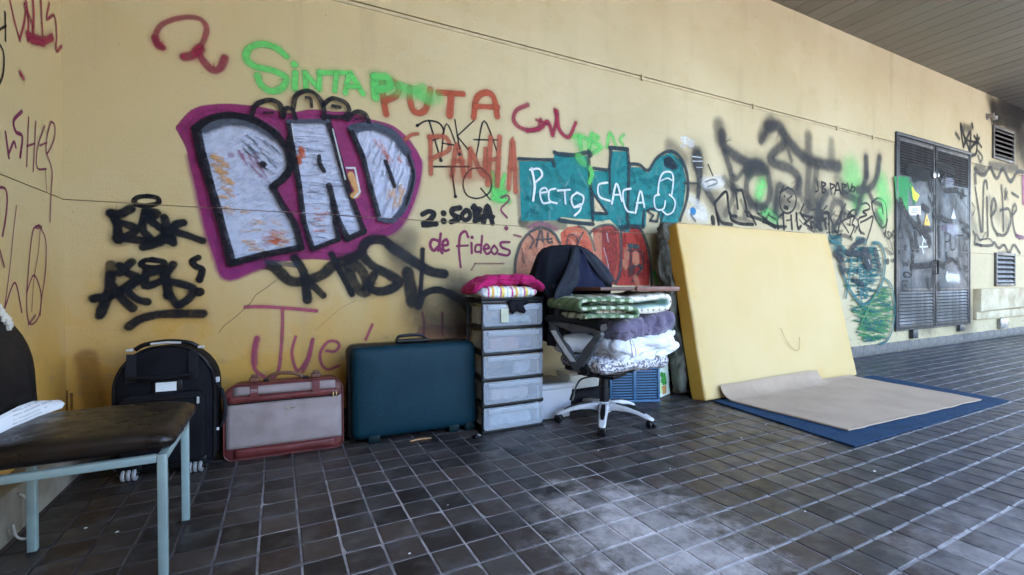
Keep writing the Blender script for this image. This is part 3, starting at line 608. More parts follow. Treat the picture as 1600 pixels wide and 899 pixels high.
T1 = '100,232 180,230 270,235 275,200 340,198 440,205 448,280 550,282 562,182 642,182 650,262 700,262 745,290 795,215 860,188 915,230 938,330 925,450 895,540 812,558 800,490 740,475 735,560 650,556 610,580 555,525 490,535 470,525 380,520 310,512 300,528 110,532'
piece('turquoise block letters edged in dark grey with white writing inside', 'G7',
  [('edge', 60, .35, '105,240 112,400 120,530'), ('edge', 60, .4, '120,540 220,545 320,548'), ('mist', 90, .4, '860,160 920,220'), ('P', 'teal', .97, T1), ('tealsoft', 40, .8, '840,220 915,300 910,440'), ('tealsoft', 40, .8, '600,540 640,570')] + hatch('white', T1, 9, .10, 50, 90, 80, 14, .6) + hatch('tealsoft', T1, 22, .5, 50, 20, 70, 15, 1.2) +
  [('P', 'beige', .97, '472,405 528,488 478,492'), ('edge', 17, .95, '!96,220 268,226 276,258'), ('edge', 22, .95, '275,188 300,196 380,202 430,190'), ('edge', 30, .85, '448,188 455,200'), ('edge', 17, .9, '!447,195 452,300 462,420 468,530'), ('edge', 20, .95, '300,528 380,540 470,548'), ('edge', 17, .9, '!470,268 550,278 560,165 642,172 650,250 645,420 640,520 652,560'), ('edge', 20, .9, '552,165 640,172'), ('edge', 14, .85, '!552,280 555,390'), ('edge', 17, .92, '650,246 700,250 745,278 790,215 855,182 910,218 942,310 940,420 905,530'), ('edge', 15, .9, '!462,385 540,495 470,492'), ('edge', 13, .85, '!820,480 760,470 742,480 770,505 755,530 790,535 800,490'), ('edge', 15, .85, '725,480 720,560'), ('edge', 15, .8, '822,490 805,560 790,640'), ('edge', 22, .6, '600,565 650,560 720,562'),
   ('navy', 40, .95, '840,242 870,255'), ('navy', 26, .95, '835,232 852,222 882,258'), ('green', 40, .5, '395,210 420,240'), ('green', 26, .65, '455,270 462,300 450,340'),
   ('white', 13, .9, '160,270 175,350 168,430'), ('white', 11, .85, '152,276 198,272 212,305 180,338'), ('white', 10, .8, '203,392 238,385 226,366 202,384 215,440 252,440'), ('white', 10, .8, '280,370 248,382 250,430 286,444'), ('white', 10, .8, '290,380 352,376'), ('white', 10, .8, '325,380 330,446'), ('white', 10, .85, '387,390 360,415 370,460 408,455 420,412 390,392'), ('white', 11, .85, '405,448 372,465 405,458 400,482 375,505'),
   ('white', 10, .85, '540,340 495,352 500,410 552,432'), ('white', 11, .85, '562,445 585,345 612,432'), ('white', 9, .8, '568,402 606,400'), ('white', 10, .85, '657,370 620,382 622,440 640,482 672,490'), ('white', 11, .85, '680,492 705,382 725,462'), ('white', 9, .8, '685,442 722,440'),
   ('white', 10, .8, '792,400 800,330 822,290 860,290 870,330 862,400'), ('white', 8, .7, '805,332 840,318 866,330'), ('white', 9, .8, '800,400 775,412 782,470 820,472 830,432'), ('white', 9, .8, '850,400 878,432 870,482 840,500 815,482')])
piece('pale green scribbled capitals above the turquoise letters', 'G7', [('green', 22, .6, '358,110 400,105 450,125'), ('green', 24, .6, '400,110 412,175'), ('green', 24, .6, '465,95 455,140 450,190'), ('green', 20, .55, '462,100 500,110 470,135 515,160 470,190'), ('green', 20, .6, '540,160 555,90 585,150'), ('green', 18, .5, '625,100 605,120 620,150'), ('gmist', 90, .35, '400,130 480,160')])
piece('salmon and red bubble letters behind the draped jacket', 'R',
  [('P', 'salmon', .75, '40,560 50,420 100,270 200,160 330,115 450,170 515,290 560,420 560,620 250,640 40,640'), ('P', 'orange', .85, '525,170 600,105 720,92 800,150 860,260 890,400 900,700 560,700 540,400'), ('P', 'salmon', .8, '600,180 690,150 770,180 740,330 600,330'), ('P', 'rred', .8, '880,150 1000,85 1100,85 1165,160 1180,400 1150,730 900,730 890,300'), ('P', 'salmon', .65, '880,200 975,110 975,340 980,700 905,700 890,350'), ('P', 'dred', .75, '985,120 1130,110 1150,420 1100,720 1060,720 1010,400'), ('P', 'rred', .9, '1190,180 1290,92 1395,130 1455,300 1495,500 1490,740 1130,740 1180,500')] +
  hatch('salmon', '40,560 50,420 100,270 200,160 330,115 450,170 515,290 560,420 560,620 250,640', 40, .5, 30, 70, 110, 16, .9) + hatch('orange', '530,170 720,92 860,260 900,700 600,700', 40, .6, 24, 60, 120, 17, .9) + hatch('rred', '1190,180 1290,92 1395,130 1455,300 1495,500 1490,740 1130,740', 40, .6, 30, 85, 130, 18, .5) + hatch('salmon', '1195,300 1275,300 1290,560 1200,600', 40, .7, 8, 85, 100, 19, .3) +
  [('magsoft', 50, .35, '180,110 330,70 480,130'), ('grey', 34, .9, '28,600 40,450 100,270 200,155 330,112 450,170 520,285'), ('grey', 26, .7, '720,92 800,130 860,230 895,360'), ('grey', 30, .75, '845,170 900,120 980,88 1080,85 1150,140'), ('grey', 34, .85, '1178,150 1182,400 1170,600 1120,720'), ('grey', 34, .9, '1190,150 1280,92 1380,120 1440,230 1490,420 1512,740'), ('grey', 26, .8, '180,180 232,250 190,335'), ('grey', 26, .85, '300,150 260,315'), ('grey', 26, .8, '320,150 332,265'), ('grey', 22, .8, '260,245 425,232'), ('grey', 26, .85, '385,170 390,268 432,268'), ('grey', 18, .85, '592,292 610,205 668,190 712,258 690,325'), ('grey', 18, .85, '772,158 740,215 710,285'), ('grey', 26, .8, '1258,290 1282,400 1285,520'), ('grey', 36, .85, '1280,550 1360,518 1415,545'), ('grey', 30, .75, '1400,560 1340,640 1300,700'), ('grey', 22, .8, '1400,380 1422,510'), ('grey', 22, .7, '1255,360 1400,372'), ('salmon', 90, .8, '1340,410 1340,470'), ('cat', 50, .6, '1290,310 1360,320'), ('kgrey', 80, .6, '1290,590'), ('white', 14, .4, '1020,150 1040,265'), ('white', 14, .3, '990,330 1030,480 1060,700'), ('rred', 40, .8, '1450,520 1450,720'), ('dred', 30, .6, '880,140 1140,170'), ('salmon', 60, .6, '1330,650 1360,720'), ('grey', 18, .6, '100,340 130,500'), ('grey', 14, .5, '985,90 985,330'), ('green', 34, .9, '1535,585 1548,640 1565,705'), ('plum', 20, .7, '20,190 90,210')])
piece('white scribbles and a dark tapering stroke beside the turquoise letters', 'P2', [('wmist', 70, .45, '90,150 170,200'), ('white', 14, .6, '75,135 130,130'), ('white', 14, .6, '108,130 100,205 70,200'), ('white', 14, .55, '140,150 145,210'), ('white', 12, .55, '140,150 180,160 150,185'), ('kgrey', 100, .7, '205,270 210,350'), ('kgrey', (90, 22), .9, '208,300 225,480 205,700'), ('kgrey', 50, .6, '260,530 345,670'), ('kgrey', 16, .7, '100,510 220,515'), ('mist', 90, .4, '140,540 200,560'), ('white', 9, .6, '165,290 240,300'), ('white', 9, .5, '170,330 250,330'), ('white', 8, .5, '200,380 250,380'), ('wmist', 130, .5, '280,510 400,500'), ('edge', 12, .6, '270,500 340,480 370,510 290,540'), ('ink', 12, .85, '295,355 335,450'), ('wmist', 140, .45, '150,760 260,780'), ('blue', 62, .9, '170,742'), ('kgrey', 14, .6, '150,770 190,825'), ('wmist', 90, .4, '150,640 250,720')])
piece('large grey misty sprayed capitals over the yellow mattress', 'G8', [('gmist', 260, .45, '1240,560 1200,440'), ('mist', 200, .3, '700,560 720,640'), ('mist', 240, .28, '950,560 1000,700'), ('mist', 160, .3, '260,560 330,700'), ('gmist', 200, .50, '1400,520 1420,620'), ('gmist', 140, .6, '1395,700 1400,740'), ('gmist', 130, .5, '1240,640'), ('gmist', 130, .55, '600,500 580,580'), ('gmist', 110, .6, '620,690 680,720'), ('gmist', 90, .5, '520,430'), ('mist', 110, .45, '310,110 320,200'), ('kgrey', 62, .75, '335,170 345,250 420,315 500,360 600,390'), ('kgrey', 44, .65, '350,290 390,420 410,570'), ('kgrey', 30, .5, '485,400 430,470 410,450'), ('kgrey', 66, .75, '500,420 560,370 625,410'), ('kgrey', 46, .6, '610,420 520,440 495,540 540,650 620,650 655,560 640,440'), ('mist', 110, .5, '600,190 660,90'), ('kgrey', 40, .5, '592,220 620,170'), ('kgrey', 66, .8, '640,120 710,120 760,195 850,300 950,360 1110,388'), ('kgrey', 58, .68, '750,240 690,285 655,335 690,370 780,400 840,460 845,560'), ('kgrey', 30, .5, '775,280 795,350'), ('mist', 90, .55, '910,190 910,320'), ('mist', 90, .35, '1065,230 1065,330'), ('kgrey', 54, .5, '912,390 905,500 900,690'), ('kgrey', 50, .4, '965,390 950,520 915,660'), ('kgrey', 40, .55, '850,480 800,560 720,510 700,560 690,690'), ('mist', 120, .4, '700,640 690,700'), ('kgrey', 46, .8, '1295,330 1298,450'), ('kgrey', 42, .7, '1298,440 1270,560 1230,700'), ('kgrey', 44, .78, '1385,330 1365,460 1320,530 1240,545'), ('kgrey', 30, .6, '1305,540 1345,620 1390,640'), ('kgrey', 44, .55, '1050,720 1080,630 1130,640 1140,720 1070,800'), ('kgrey', 46, .6, '1030,570 980,660 950,780'), ('mist', 90, .35, '1100,480 1160,540'), ('mist', 80, .35, '960,700 1000,800')])
piece('neat small black capitals written over the grey misty letters', 'G8', inkw=1.2, items=[('ink', 11, .95, '972,490 977,545 958,556'), ('ink', 11, .95, '1000,490 1005,566'), ('ink', 10, .95, '1000,490 1028,505 1005,527 1032,548 1005,566'), ('ink', 11, .95, '1056,500 1064,572'), ('ink', 10, .95, '1056,503 1088,515 1060,542'), ('ink', 11, .95, '1086,572 1105,495 1128,572'), ('ink', 9, .95, '1090,546 1122,546'), ('ink', 11, .95, '1136,503 1141,572'), ('ink', 10, .95, '1136,505 1167,515 1140,537 1172,568'), ('ink', 10, .95, '1172,500 1187,556 1203,503'), ('ink', 10, .95, '1212,520 1196,540 1208,556 1222,537 1212,520')])
piece('small black round face with an open mouth', 'G8', [('ink', 13, .9, '775,528 730,560 718,620 735,680 775,700 815,670 830,600 810,550 775,528'), ('ink', 14, .9, '752,585'), ('ink', 14, .9, '796,588'), ('ink', 10, .9, '800,585 772,610 790,628'), ('ink', 26, .92, '752,660 770,664'), ('ink', 14, .8, '720,560 745,520')])
piece('black angular scribbled letters along the top of the mattress', 'G8', inkw=1.35, items=[('ink', 14, .92, '285,630 360,555 375,640 388,710 430,720'), ('ink', 14, .9, '285,630 296,690 312,775'), ('ink', 13, .9, '!420,548 468,545 492,640 505,720'), ('ink', 12, .85, '!425,545 440,670'), ('ink', 12, .85, '490,690 520,700 560,775'), ('ink', 15, .9, '388,700 400,745 460,770 540,775'), ('ink', 17, .85, '520,720 600,745 690,792'), ('ink', 14, .92, '745,700 705,735 708,800'), ('ink', 14, .92, '742,705 748,805'), ('ink', 14, .92, '795,715 802,805'), ('ink', 13, .92, '830,700 842,800 862,785'), ('ink', 12, .9, '!868,712 935,728 885,770 935,800 925,760'), ('ink', 12, .9, '935,755 1000,815 978,735'), ('ink', 20, .8, '988,645'), ('ink', 12, .9, '1030,690 1005,705 1010,745 1030,735'), ('ink', 11, .9, '!1040,690 1105,842 1140,685 1088,785'), ('ink', 11, .85, '1088,785 1150,745 1215,715'), ('ink', 26, .8, '270,730 275,765'), ('ink', 12, .8, '1045,700 1060,860 1130,840'), ('ink', 9, .85, '560,640 575,700 640,690'), ('spray', 22, .7, '300,700 330,760 400,775'), ('spray', 20, .7, '610,735 690,785 760,790'), ('ink', 10, .85, '880,640 860,700 900,760'), ('spray', 24, .65, '960,790 1010,740 1030,800'), ('ink', 9, .8, '1160,640 1120,720 1180,830'), ('spray', 26, .5, '1090,860 1150,850 1200,870'), ('cat', 60, .6, '1060,870 1120,880'), ('cat', 50, .6, '1240,880 1290,890')] + hatch('ink', '560,640 760,720 980,640 1180,640 1300,700 1300,860 1000,840 560,770', 10, .75, 34, 60, 70, 31, 1.3) + hatch('kgrey', '300,420 620,640 960,480 1160,560 1440,640 1440,840 1000,820 300,740', 40, .45, 26, 70, 110, 32, 1.0))
piece('outlined black bubble letters on green mist beside the door', 'G8', inkw=1.3, items=[('ink', 10, .9, '1170,722 1205,680 1235,690 1205,765 1218,790 1190,860'), ('ink', 10, .9, '1228,700 1250,652 1300,632 1322,668 1275,690 1302,712 1245,742 1262,835'), ('ink', 10, .9, '1260,762 1302,742 1342,722 1330,792 1300,885'), ('ink', 10, .9, '1335,625 1380,600 1428,640 1432,770 1395,790 1345,690 1335,625'), ('ink', 10, .85, '1400,640 1410,700'), ('ink', 8, .7, '1440,740 1420,860'), ('ink', 9, .8, '1172,722 1222,720'), ('kgrey', 10, .7, '1415,830 1450,870 1480,820')])
CATL = '20,380 60,392 110,440 130,418 150,382 185,372 215,420 232,385 262,392 286,450 282,550 245,640 190,690 150,670 110,610 70,500 50,440'
CATB = '60,480 150,660 200,690 280,570 322,600 336,700 330,800 300,872 160,885 140,820 110,700'
piece('teal striped creature like scribble between the mattress and the door', 'T', hatch('cat', CATL, 8, .95, 150, 2, 46, 20, .25) + hatch('catgreen', CATB, 8, .95, 150, 2, 56, 21, .3) + hatch('cat', CATB, 7, .8, 60, 4, 44, 22, .3) +
  [('tealsoft', 60, .45, '40,400 70,440'), ('tealsoft', 70, .35, '230,420 262,520'), ('cat', 16, .9, '20,378 60,390 108,440 130,418 152,382 182,370'), ('cat', 16, .9, '232,384 264,392 287,450 282,555 245,640 190,692 150,672 105,605 62,500'), ('cat', 14, .85, '120,440 110,540 92,660'), ('cat', 14, .85, '160,450 160,560 172,700'), ('cat', 12, .85, '282,560 320,598 337,700 330,800 300,872 262,892'), ('navy', 60, .7, '60,430 80,520'), ('navy', 40, .7, '240,430 262,520'), ('navy', 30, .7, '130,560 180,600'), ('navy', 82, .92, '190,440 208,490'), ('navy', 34, .9, '95,432 165,442'), ('navy', 30, .8, '40,440 70,470'), ('navy', 28, .85, '120,410 180,370'), ('white', 8, .5, '205,470 212,490'), ('ink', 28, .9, '300,478'), ('ink', 20, .9, '332,472'), ('ink', 9, .7, '290,410 330,440 300,330 340,360'), ('catgreen', 12, .8, '240,640 180,760 170,790')])
piece('grey brown lettering framed by zigzag lines right of the door', 'V', base=.0075, items=[('brown', (14, 18), .85, '95,465 115,600 132,742'), ('brown', 15, .85, '172,470 165,425 150,440 146,560 142,742'), ('brown', 14, .85, '170,530 176,772'), ('brown', 15, .85, '195,645 228,600 215,535 198,590 205,700 240,770'), ('brown', 14, .85, '262,450 272,580 275,740'), ('brown', 14, .8, '255,610 310,602 322,680 285,765 235,762'), ('brown', 14, .85, '330,645 358,602 346,572 332,620 345,740 378,790'), ('brown', 12, .9, '330,498 370,525'), ('brown', 12, .7, '290,470 285,540 300,490'), ('mist', 60, .6, '100,340 150,350'), ('brown', 18, .8, '90,345 120,375 155,380 190,335 232,405 270,345 320,425 362,365 400,365'), ('mist', 60, .55, '190,320 270,330 360,345'), ('brown', 26, .7, '92,385 95,430'), ('brown', 13, .8, '90,825 150,835 200,832 215,815 245,850 280,830 310,880 342,830 380,882'), ('ink', 14, .8, '80,745 95,780 90,815 130,835'), ('ink', 9, .65, '100,760 130,800 160,750 170,790'), ('magsoft', 34, .8, '398,400 402,560'), ('purple', 24, .7, '355,770 400,785'), ('mist', 40, .4, '240,890 320,885'), ('ink', 9, .7, '70,560 90,600 75,640'), ('mist', 90, .3, '60,640 110,780'), ('spray', 10, .6, '120,800 180,790 200,810'), ('mist', 110, .25, '180,560 300,700'), ('brown', 10, .6, '280,480 300,540')])
piece('dark spiky sprayed tag high between the door and the grille', 'V', base=.0075, items=[('kgrey', 22, .7, '-30,120 -10,150'), ('spray', 20, .9, '0,80 10,160 18,200'), ('spray', 20, .88, '18,200 62,110 58,225'), ('spray', 22, .8, '0,60 20,130 70,260'), ('spray', 20, .85, '58,220 118,150'), ('spray', 16, .9, '85,135 132,205'), ('spray', 18, .85, '105,130 100,240 65,262'), ('spray', 22, .8, '72,60 76,80'), ('mist', 60, .6, '20,80 60,90'), ('kgrey', 14, .7, '112,230 138,270 125,300 110,260'), ('spray', 14, .8, '30,160 110,180')])
piece('soot streak licking up from the upper grille', 'X', base=.0078, items=[('soot', 34, .8, '1552,168 1600,178'), ('soot', 60, .7, '1568,148 1620,150'), ('soot', 22, .7, '1550,186 1590,196'), ('soot', 50, .5, '1590,200 1600,240'), ('soot', 30, .45, '1545,150 1556,190')])
# side wall
piece('crimson marker word at the top of the side wall', 'G1', [('crim', 14, .9, '45,5 66,100 90,188'), ('crim', 14, .9, '90,185 112,100 122,10'), ('crim', 16, .9, '120,10 130,100 128,190'), ('crim', 20, .9, '152,0 155,80 150,165'), ('crim', 14, .9, '188,0 198,200'), ('crim', 12, .9, '228,15 215,90 250,72 262,150 260,240 288,215 296,242'), ('crim', 36, .85, '125,165 165,180 205,190 240,175'), ('crim', 26, .85, '140,190 200,205'), ('crim', 22, .8, '90,340 105,366'), ('crim', 20, .7, '110,20 150,120')], side=True)
piece('purple marker word in narrow letters midway up the side wall', 'G1', [('plum', 14, .9, '24,620 40,740'), ('plum', 12, .9, '38,722 62,665 72,690'), ('plum', 16, .9, '100,522 62,565 72,618 102,640 92,735'), ('plum', 9, .85, '132,550 122,780'), ('plum', 9, .85, '165,570 152,802'), ('plum', 9, .85, '122,685 160,672'), ('plum', 9, .85, '206,590 172,690 170,785 212,792'), ('plum', 8, .85, '182,682 216,668'), ('plum', 8, .85, '235,570 216,640 215,720 250,650 252,585 235,570'), ('plum', 8, .85, '216,722 240,800 235,900 230,1040'), ('plum', 6, .8, '208,800 214,900')], side=True)
piece('black curved marker line at the picture edge of the side wall', 'G1', [('ink', 14, .95, '22,60 24,190'), ('ink', 10, .9, '-5,140 26,120'), ('ink', 13, .95, '-10,200 12,240 16,300 8,360 -10,400')], side=True)
piece('maroon looping drawing low on the side wall', 'G2', [('plum', 12, .85, '-5,38 22,45 32,90 25,180 10,265'), ('plum', 6, .8, '75,125 60,250 45,400 20,600'), ('plum', 9, .85, '20,605 55,500 75,500 100,625'), ('plum', 8, .8, '178,215 150,250 130,430 122,600 140,680 180,640 190,540 156,450 122,530'), ('plum', 8, .8, '180,215 212,290 210,430 192,560 185,640'), ('plum', 6, .7, '185,240 175,350 155,470 145,620'), ('plum', 16, .6, '165,225 190,225'), ('plum', 12, .7, '-5,335 15,410'), ('plum', 14, .6, '130,680 160,640')], side=True)
# door: sprayed over the leaves
piece('black tags, a green patch and stickers sprayed across the double door', 'D1', [('P', 'dgreen', .85, '38,425 168,430 165,650 120,720 60,650'), ('dgreen', 60, .7, '180,500 215,640'), ('gmist', 90, .35, '70,600 150,690'), ('P', 'lime', .95, '190,505 205,525 225,560 262,592 235,650 205,625'), ('spray', 70, .85, '215,440 260,425 310,435'), ('spray', 64, .85, '345,440 365,540'), ('spray', 60, .75, '180,330 240,360 320,400'), ('spray', 60, .7, '420,330 520,360 560,390'), ('spray', 40, .9, '455,500 495,550 590,545'), ('spray', 54, .9, '95,640 130,730 200,830 270,880'), ('spray', 26, .9, '345,615 378,680 402,610'), ('spray', 46, .92, '395,770 540,830'), ('spray', 34, .9, '440,690 432,790 428,890'), ('spray', 56, .85, '290,690 335,725'), ('spray', 30, .85, '245,770 265,830'), ('spray', 42, .85, '640,560 632,610'), ('spray', 14, .8, '600,560 670,600'), ('ink', 8, .7, '620,560 585,620 575,720'), ('ink', 8, .6, '640,640 690,720'), ('spray', 26, .8, '385,720 380,900'), ('lilacs', 80, .25, '470,480 540,480'), ('purple', 50, .35, '460,880 540,860'), ('spray', 90, .55, '150,360 330,420'), ('mist', 160, .5, '90,760 150,860'), ('mist', 160, .45, '560,640 640,800'), ('spray', 30, .75, '60,640 95,760 80,880'), ('spray', 34, .7, '480,420 470,500'), ('mist', 180, .5, '420,560 430,720'), ('spray', 24, .7, '620,820 690,870 640,890')], plane=.027)
piece('black letters and loops sprayed on the lower door panels', 'D2', [('spray', 54, .88, '140,20 175,110 190,200'), ('spray', 44, .85, '210,80 230,215'), ('spray', 56, .85, '250,60 320,110 330,170'), ('spray', 50, .8, '200,20 330,50'), ('ink', 14, .9, '55,190 90,30 112,120'), ('ink', 10, .9, '60,120 110,110'), ('ink', 40, .9, '130,195'), ('ink', 34, .85, '76,235'), ('ink', 14, .85, '40,150 60,160'), ('ink', 11, .92, '108,305 115,352 132,320 148,350 155,300'), ('ink', 10, .92, '125,405 112,425 135,440 120,400 172,410 170,440 130,440'), ('ink', 10, .92, '150,470 105,475 110,510 140,505 105,520 115,550 150,545'), ('ink', 8, .7, '182,390 180,550'), ('spray', 42, .9, '190,265 182,365'), ('spray', 44, .9, '190,350 300,345 400,328 450,350'), ('spray', 40, .88, '362,380 358,500'), ('spray', 34, .88, '310,465 325,525'), ('spray', 26, .85, '470,240 475,280 530,300'), ('spray', 24, .85, '450,330 520,300 560,330'), ('spray', 36, .7, '400,500 410,540'), ('spray', 30, .85, '405,40 410,260'), ('ink', 11, .92, '458,60 462,205'), ('ink', 11, .92, '456,72 502,90 490,140 462,150'), ('ink', 11, .92, '500,105 508,208 540,200 546,105'), ('ink', 11, .92, '540,92 612,98'), ('ink', 11, .92, '575,95 580,270'), ('ink', 10, .92, '598,270 618,150 640,275'), ('ink', 9, .92, '600,220 640,222'), ('ink', 26, .8, '620,60 650,80'), ('spray', 26, .85, '560,290 580,370'), ('ink', 12, .85, '610,340 612,395'), ('ink', 10, .85, '612,345 640,360 615,375 640,400'), ('white', 16, .85, '275,130 265,190 275,240'), ('white', 14, .8, '245,190 310,188'), ('white', 12, .75, '262,100 290,150'), ('white', 40, .75, '470,430 560,440'), ('wmist', 90, .6, '470,440 560,450'), ('white', 18, .8, '470,400 475,470 520,440 560,470'), ('lilacs', 90, .3, '490,40 540,60'), ('mist', 60, .4, '620,430 650,480'), ('mist', 170, .5, '90,80 100,260'), ('mist', 150, .45, '600,140 620,330'), ('spray', 20, .7, '600,40 660,100 620,130'), ('mist', 200, .35, '300,420 350,520'), ('mist', 260, .45, '120,640 330,780'), ('mist', 260, .45, '430,680 640,800')], plane=.027)
# stickers on the door leaf, flat
def sticker(name, mats, polys, label):
    bm = B(); ms = []; off = .0262
    for m, pts in polys:
        off += .0008; x0, y0, s = CROP['D1']
        if m not in ms: ms.append(m)
        P3 = [on_plane(x0+float(q.split(',')[0])/s, y0+float(q.split(',')[1])/s, 1, WALL_Y-off) - Vector(door.location) for q in pts.split()]
        for tri in tessellate_polygon([P3]): bm.faces.new([bm.verts.new(P3[i]) for i in tri]).material_index = ms.index(m)
    for v in bm.verts: v.co.y -= .002
    return obj(name, bm, ms, door, smooth=False, label=label)
M_WST = MAT('sticker_white', (.62, .65, .70), .5, (.5, .52, .56), 9); M_YST = MAT('sticker_yellow', (.72, .42, .02), .5, (.6, .36, .03), 9); M_INK = MAT('sticker_ink', (.03, .03, .035), .6, bump=0)
M_INKB = MAT('sticker_print', (.22, .24, .30), .6, bump=0)
sticker('notice', None, [(M_WST, '165,690 272,685 275,765 168,768'), (M_INKB, '190,708 245,705 246,716 191,719'), (M_INKB, '190,724 250,721 251,730 191,733'), (M_INKB, '190,740 238,738 239,747 191,749')], 'small white notice on the left door leaf')
sticker('warning_sign', None, [(M_YST, '324,752 356,856 296,858'), (M_INK, '325,785 334,812 328,813 334,838 318,810 324,809')], 'yellow triangular warning sign with a black lightning bolt')
sticker('warning_sign', None, [(M_WST, '562,706 582,800 538,795')], 'small blank white triangle on the right door leaf')
# ------------------------------------------------------------------ side chair on the left
M_BLUEST = MAT('chair_tube_paint', (.25, .335, .335), .38, (.19, .25, .25), 7, 90, .08)
def vinyl(name, c, c2, rough):
    m, t, p = nodes_of(name); g = G(t); co = g.obco()
    g.put(p.inputs['Base Color'], g.mix(g.ramp(g.noise(9, 5, co), .35, .7), c, c2))
    g.put(p.inputs['Roughness'], g.ramp(g.noise(14, 5, co), .3, .75, rough-.1, rough+.18))
    v = g.n('TexVoronoi'); v.inputs['Scale'].default_value = 260; t.links.new(co, v.inputs['Vector'])
    g.bump(g.math('ADD', v.outputs['Distance'], g.math('MULTIPLY', g.noise(18, 4, co), 2.5)), .22, .003, p); p.inputs['Specular IOR Level'].default_value = .38; return m
M_VINYL = vinyl('black_vinyl', (.009, .0055, .0045), (.017, .0095, .007), .34)
M_VINYLB = vinyl('black_backrest_vinyl', (.006, .005, .006), (.010, .008, .008), .5)
M_FOAMW = MAT('torn_foam', (.55, .5, .42), .95)
t = thing('chair', 'black vinyl side chair on pale blue metal legs in the left corner', 'chair', (-.59, 2.14, 0))
q = .0135
for lx, ly in ((.235, -.213), (.235, .212), (-.235, .200), (-.235, -.213)):
    b = B(); box(b, lx-q, lx+q, ly-q, ly+q, .004, .4295)
    o = obj('leg', b, M_BLUEST, t, bevel=.003)
    b = B(); box(b, lx-q-.001, lx+q+.001, ly-q-.001, ly+q+.001, 0, .012); obj('foot_cap', b, M_DARK, o, smooth=False)
for x0, x1, y0, y1 in ((-.221, .221, -.2255, -.2005), (-.221, .221, .200, .2245), (.222, .248, -.199, .1985), (-.248, -.222, -.199, .186)):
    obj('rail', bx(x0, x1, y0, y1, .404, .4293), M_BLUEST, t, bevel=.003)
b = B()
def seatfn(p):
    p = Vector(p); k = (p.x/.27)**2*.5+(p.y/.25)**2*.5
    if p.z > 0: p.z += .012*(1-k) - .010*max(0, p.x/.27)**3 + .003*nz(p, 9, 1)
    p.x += .004*nz(p, 6, 2); return p
rbox(b, (-.005, .06, .4655), (.545, .515, .07), (.045, .045, .03), (14, 14, 3), 4, seatfn)
obj('seat', b, M_VINYL, t, smooth='all')
b = B(); lathe(b, [(.004, 0), (.004, .004)], (0, 0, 0), 6); b.free()
def backfn(p):
    p = Vector(p); return Vector((p.x - .05*(p.z+.2) + .05*(p.y/.3)**2, p.y, p.z))
b = B(); ol = outline_rr(.60, .52, (.06, .06, .27, .27), 8)
rs = []
for x, k in ((-.028, .93), (-.022, .985), (-.006, 1), (.010, .985), (.022, .94), (.026, .8), (.028, .45)):
    rs.append([backfn((x, a*k, (z-.26)*k)) for a, z in ol])
rings(b, rs); obj('backrest', b, M_VINYLB, t, smooth='all', loc=(-.315, .02, .685))
for y in (-.14, .15):
    b = B(); tube(b, smoothpts([(-.235, y, .39), (-.275, y, .42), (-.305, y, .50), (-.315, y, .64)]), .011); obj('back_strut', b, M_BLUEST, t)
b = B(); 
for k in range(7):
    y = .13+.012*k; z = .925-.011*k-.004*(k % 3)
    rbox(b, (-.29, y, z), (.012, .02, .025+.012*(k % 3)), .005, (1, 1, 1), 2, rz=.3*k)
obj('torn_edge', b, M_FOAMW, t, smooth='all')
# newspaper
def newsprint():
    m, tt, p = nodes_of('newsprint'); g = G(tt); co = g.obco(); x, y, z = g.xyz(co)
    ln = g.ramp(g.math('ABSOLUTE', g.math('SUBTRACT', g.math('FRACT', g.math('MULTIPLY', z, 80)), .5)), .12, .2, 1, 0)
    wd_ = g.ramp(g.noise(45, 2, g.scale(co, 1, 1, .2)), .42, .5); blk = g.ramp(g.noise(9, 1, co), .42, .46)
    g.put(p.inputs['Base Color'], g.mix(g.math('MULTIPLY', g.math('MULTIPLY', ln, wd_), g.math('MULTIPLY', blk, .55)), (.72, .73, .76), (.2, .2, .23)))
    p.inputs['Roughness'].default_value = .85; g.bump(g.noise(20, 4, co), .25, .006, p); return m
M_NEWS = newsprint()
b = B()
path = []
for (xa, ya), (xb, yb), dy in (((-60, 722), (-60, 682), 2.02), ((-30, 704), (-30, 668), 2.08), ((0, 688), (0, 654), 2.16), ((34, 668), (34, 636), 2.26), ((60, 651), (56, 628), 2.36), ((80, 644), (78, 627), 2.42), ((97, 638), (96, 626), 2.47)):
    path.append((tuple(on_plane(xa, ya, 1, dy)), tuple(on_plane(xb, yb, 1, dy+.03))))
for off in (0, .006):
    rs = []
    for lo, hi in path:
        lo, hi = Vector(lo), Vector(hi); mid = lo.lerp(hi, .5)+Vector((.010, 0, .002)); o_ = Vector((-off, 0, off*.6))
        rs.append([lo+o_, mid+o_, hi+o_, hi+o_+Vector((-.004, 0, 0)), mid+o_+Vector((-.004, 0, 0)), lo+o_+Vector((-.004, 0, -.001))])
    rings(b, rs)
me_o = obj('newspaper', b, M_NEWS, None, angle=50); tag(me_o, 'folded white newspaper lying between seat and back of the chair', 'newspaper')
for v in me_o.data.vertices: v.co -= Vector((-.75, 2.2, .5))
me_o.location = (-.75, 2.2, .5)
# cable by the kerb
b = B(); tube(b, smoothpts([(-.90, 2.44, .20), (-.885, 2.46, .17), (-.868, 2.47, .10), (-.872, 2.47, .03), (-.895, 2.47, .009), (-.915, 2.46, .03), (-.92, 2.45, .08)], 6), .0045, 6)
tag(obj('cable', b, MAT('cable_sheath', (.45, .43, .40), .5)), 'pale loop of cable on the kerb behind the chair leg', 'cable')

